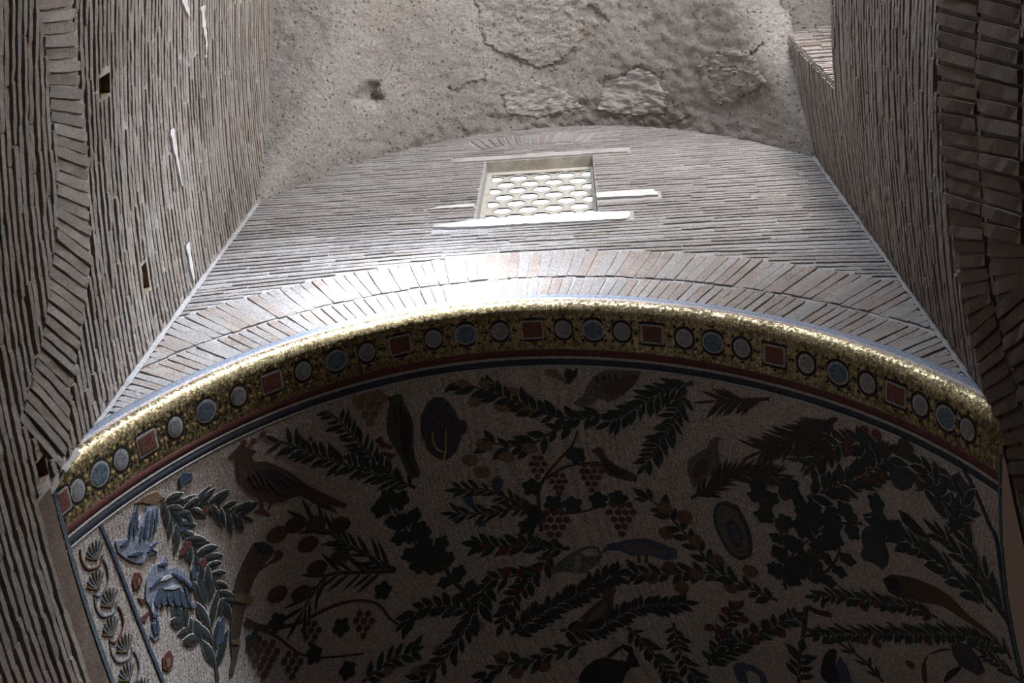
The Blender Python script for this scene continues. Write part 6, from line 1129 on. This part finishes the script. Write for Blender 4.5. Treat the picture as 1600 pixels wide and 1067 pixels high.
for name, P, leaf, ln, wd, sp, ang, sw, lm, sm in BRANCHES:
    s0 = P[len(P) // 2][0]
    r = vault_r(s0)
    Q = [q for q in catmull([(p[0], p[1] * r) for p in P], 8) if q[1] > .47]
    n = len(Q)
    if n < 3: continue
    # stem as a tapering ribbon standing proud of the field
    v, f = [], []
    for i, (a, b) in enumerate(Q):
        q0, q1 = Q[max(i - 1, 0)], Q[min(i + 1, n - 1)]
        tx, ty_ = q1[0] - q0[0], q1[1] - q0[1]
        l = math.hypot(tx, ty_) or 1
        w = sw * .5 * (1 - .55 * i / (n - 1))
        for sg, hh in ((1, 0), (1, .005), (-1, .005), (-1, 0)):
            v.append(tuple(vault(a - ty_ / l * w * sg, (b + tx / l * w * sg) / r, hh)))
    for i in range(n - 1):
        for k in range(3):
            f.append((4 * i + k, 4 * i + 4 + k, 4 * i + 5 + k, 4 * i + 1 + k))
    mb = MB(); mb.add(v, f)
    stem = mb.build(name, M[sm], mosaic)
    if leaf is None: continue
    # leaves, alternately left and right
    L = [0]
    for q0, q1 in zip(Q, Q[1:]): L.append(L[-1] + math.hypot(q1[0] - q0[0], q1[1] - q0[1]))
    d = ln * .35; side = 1
    joined = MB()
    me = LOBED if leaf == 'lobed_leaf' else LEAF[lm]
    nm = 'lobed_leaf' if leaf == 'lobed_leaf' else 'leaf'
    spots = []
    while d < L[-1]:
        spots.append((d, side)); spots.append((d + r2.uniform(0, sp * .4), -side)); d += sp * r2.uniform(.85, 1.15)
    spots.append((L[-1] - .001, 0))
    for dd, sd in spots:
        dd = min(dd, L[-1] - 1e-4)
        i = max(bisect.bisect(L, dd) - 1, 0); i = min(i, n - 2)
        t = (dd - L[i]) / max(L[i + 1] - L[i], 1e-6)
        a, b = Q[i][0] + (Q[i + 1][0] - Q[i][0]) * t, Q[i][1] + (Q[i + 1][1] - Q[i][1]) * t
        th = math.atan2(Q[i + 1][1] - Q[i][1], Q[i + 1][0] - Q[i][0]) + math.radians(ang + r2.uniform(-12, 12)) * sd
        k = r2.uniform(.8, 1.2)
        if not (.02 < a < SMAX - .02): continue
        if min(b, b + math.sin(th) * ln * k) < .45 or not (.36 < a + math.cos(th) * ln * k < SMAX - .03): continue
        # shift the leaf's foot so that its middle lies on the vault
        mm = vmat(a + math.cos(th) * ln * k * .5, (b + math.sin(th) * ln * k * .5) / r, ln * k, wd * k * r2.uniform(.9, 1.1), .006, th, r2.uniform(.0005, .004))
        mm = mm @ Matrix.Translation((-.5, 0, 0))
        if lm == 'leaf' and count[nm] < 295:
            inst(nm, me, mm, stem); count[nm] += 1
        else:
            mi0 = len(joined.m)
            joined.add([tuple(mm @ q.co) for q in me.vertices], [tuple(p.vertices) for p in me.polygons])
            joined.m[mi0:] = [p.material_index for p in me.polygons]
    if joined.f:
        tag(joined.build('leaf_spray' if lm != 'needle' else 'needles', [M[lm], FIELD], stem), kind='stuff')
vl = lobed_mesh('vine_leaf', M['leaf'])
for q in VINE_LEAVES:
    th = r2.uniform(-PI, PI)
    inst('vine_leaf', vl, vmat(q[0], q[1], .15, .15, .006, th, .001) @ Matrix.Translation((-.5, 0, 0)), mosaic)
DM = {}
for name, q, rx, ry, rot, mat, par, lay in DISCS:
    if (name, mat) not in DM: DM[(name, mat)] = dome(name, M[mat], 12)
    inst(name, DM[(name, mat)], vmat(q[0], max(q[1], .475 / vault_r(q[0])), rx, ry, .007, rot, .002 + .003 * lay), mosaic)

# ---- side borders of the mosaic: an edge line, a scroll of palmettes and a blue line
def line(name, P, w, mat, h=.006, par=None):
    r = vault_r(P[0][0])
    Q = catmull([(p[0], p[1] * r) for p in P], 10)
    n = len(Q); v, f = [], []
    for i, (a, b) in enumerate(Q):
        q0, q1 = Q[max(i - 1, 0)], Q[min(i + 1, n - 1)]
        tx, ty_ = q1[0] - q0[0], q1[1] - q0[1]; l = math.hypot(tx, ty_) or 1
        for sg, hh in ((1, 0), (1, h), (-1, h), (-1, 0)):
            v.append(tuple(vault(a - ty_ / l * w / 2 * sg, (b + tx / l * w / 2 * sg) / r, hh)))
    for i in range(n - 1):
        for k in range(3): f.append((4 * i + k, 4 * i + 4 + k, 4 * i + 5 + k, 4 * i + 1 + k))
    mb = MB(); mb.add(v, f)
    return mb.build(name, mat, par or mosaic)
line('blue_line', [(.325, .04), (.36, .06), (.385, .09), (.40, .125), (.405, .16), (.41, .4)], .022, M['birdblue'])
line('edge_line', [(.045, .0), (.045, .1), (.045, .4)], .03, TEAL)
line('blue_line', [(6.74, .062), (6.85, .08), (6.98, .11), (7.05, .14), (7.06, .3)], .028, BLUEBAND)
line('edge_line', [(7.075, .03), (7.08, .1), (7.08, .3)], .02, TEAL)
k = 0
ph = .052
while ph < .34:
    q = (.20, ph)
    sgn = 1 if k % 2 else -1
    r = vault_r(.2)
    w = .075
    sc1 = line('scroll', [(.2 + sgn * .075, ph - .0085), (.2 + sgn * .085, ph - .003), (.2 + sgn * .06, ph + .004), (.2 - sgn * .03, ph + .0075), (.2 - sgn * .075, ph + .0035)], .009, M['slate'] if k % 3 else M['red'])
    for j in range(7):
        a = (-1 + j / 3) * 1.15
        line('petal', [(.2 - sgn * .03, ph + .0035), (.2 - sgn * .03 + .05 * math.sin(a), ph + .0015 - .0028 * math.cos(a)), (.2 - sgn * .03 + .085 * math.sin(a), ph + .0008 - .0075 * math.cos(a))], .009, M['slate'] if j % 3 else M['bronzegold'], par=sc1)
    ph += .0145; k += 1
# brown strip where the plaster has come away under the vault's left edge
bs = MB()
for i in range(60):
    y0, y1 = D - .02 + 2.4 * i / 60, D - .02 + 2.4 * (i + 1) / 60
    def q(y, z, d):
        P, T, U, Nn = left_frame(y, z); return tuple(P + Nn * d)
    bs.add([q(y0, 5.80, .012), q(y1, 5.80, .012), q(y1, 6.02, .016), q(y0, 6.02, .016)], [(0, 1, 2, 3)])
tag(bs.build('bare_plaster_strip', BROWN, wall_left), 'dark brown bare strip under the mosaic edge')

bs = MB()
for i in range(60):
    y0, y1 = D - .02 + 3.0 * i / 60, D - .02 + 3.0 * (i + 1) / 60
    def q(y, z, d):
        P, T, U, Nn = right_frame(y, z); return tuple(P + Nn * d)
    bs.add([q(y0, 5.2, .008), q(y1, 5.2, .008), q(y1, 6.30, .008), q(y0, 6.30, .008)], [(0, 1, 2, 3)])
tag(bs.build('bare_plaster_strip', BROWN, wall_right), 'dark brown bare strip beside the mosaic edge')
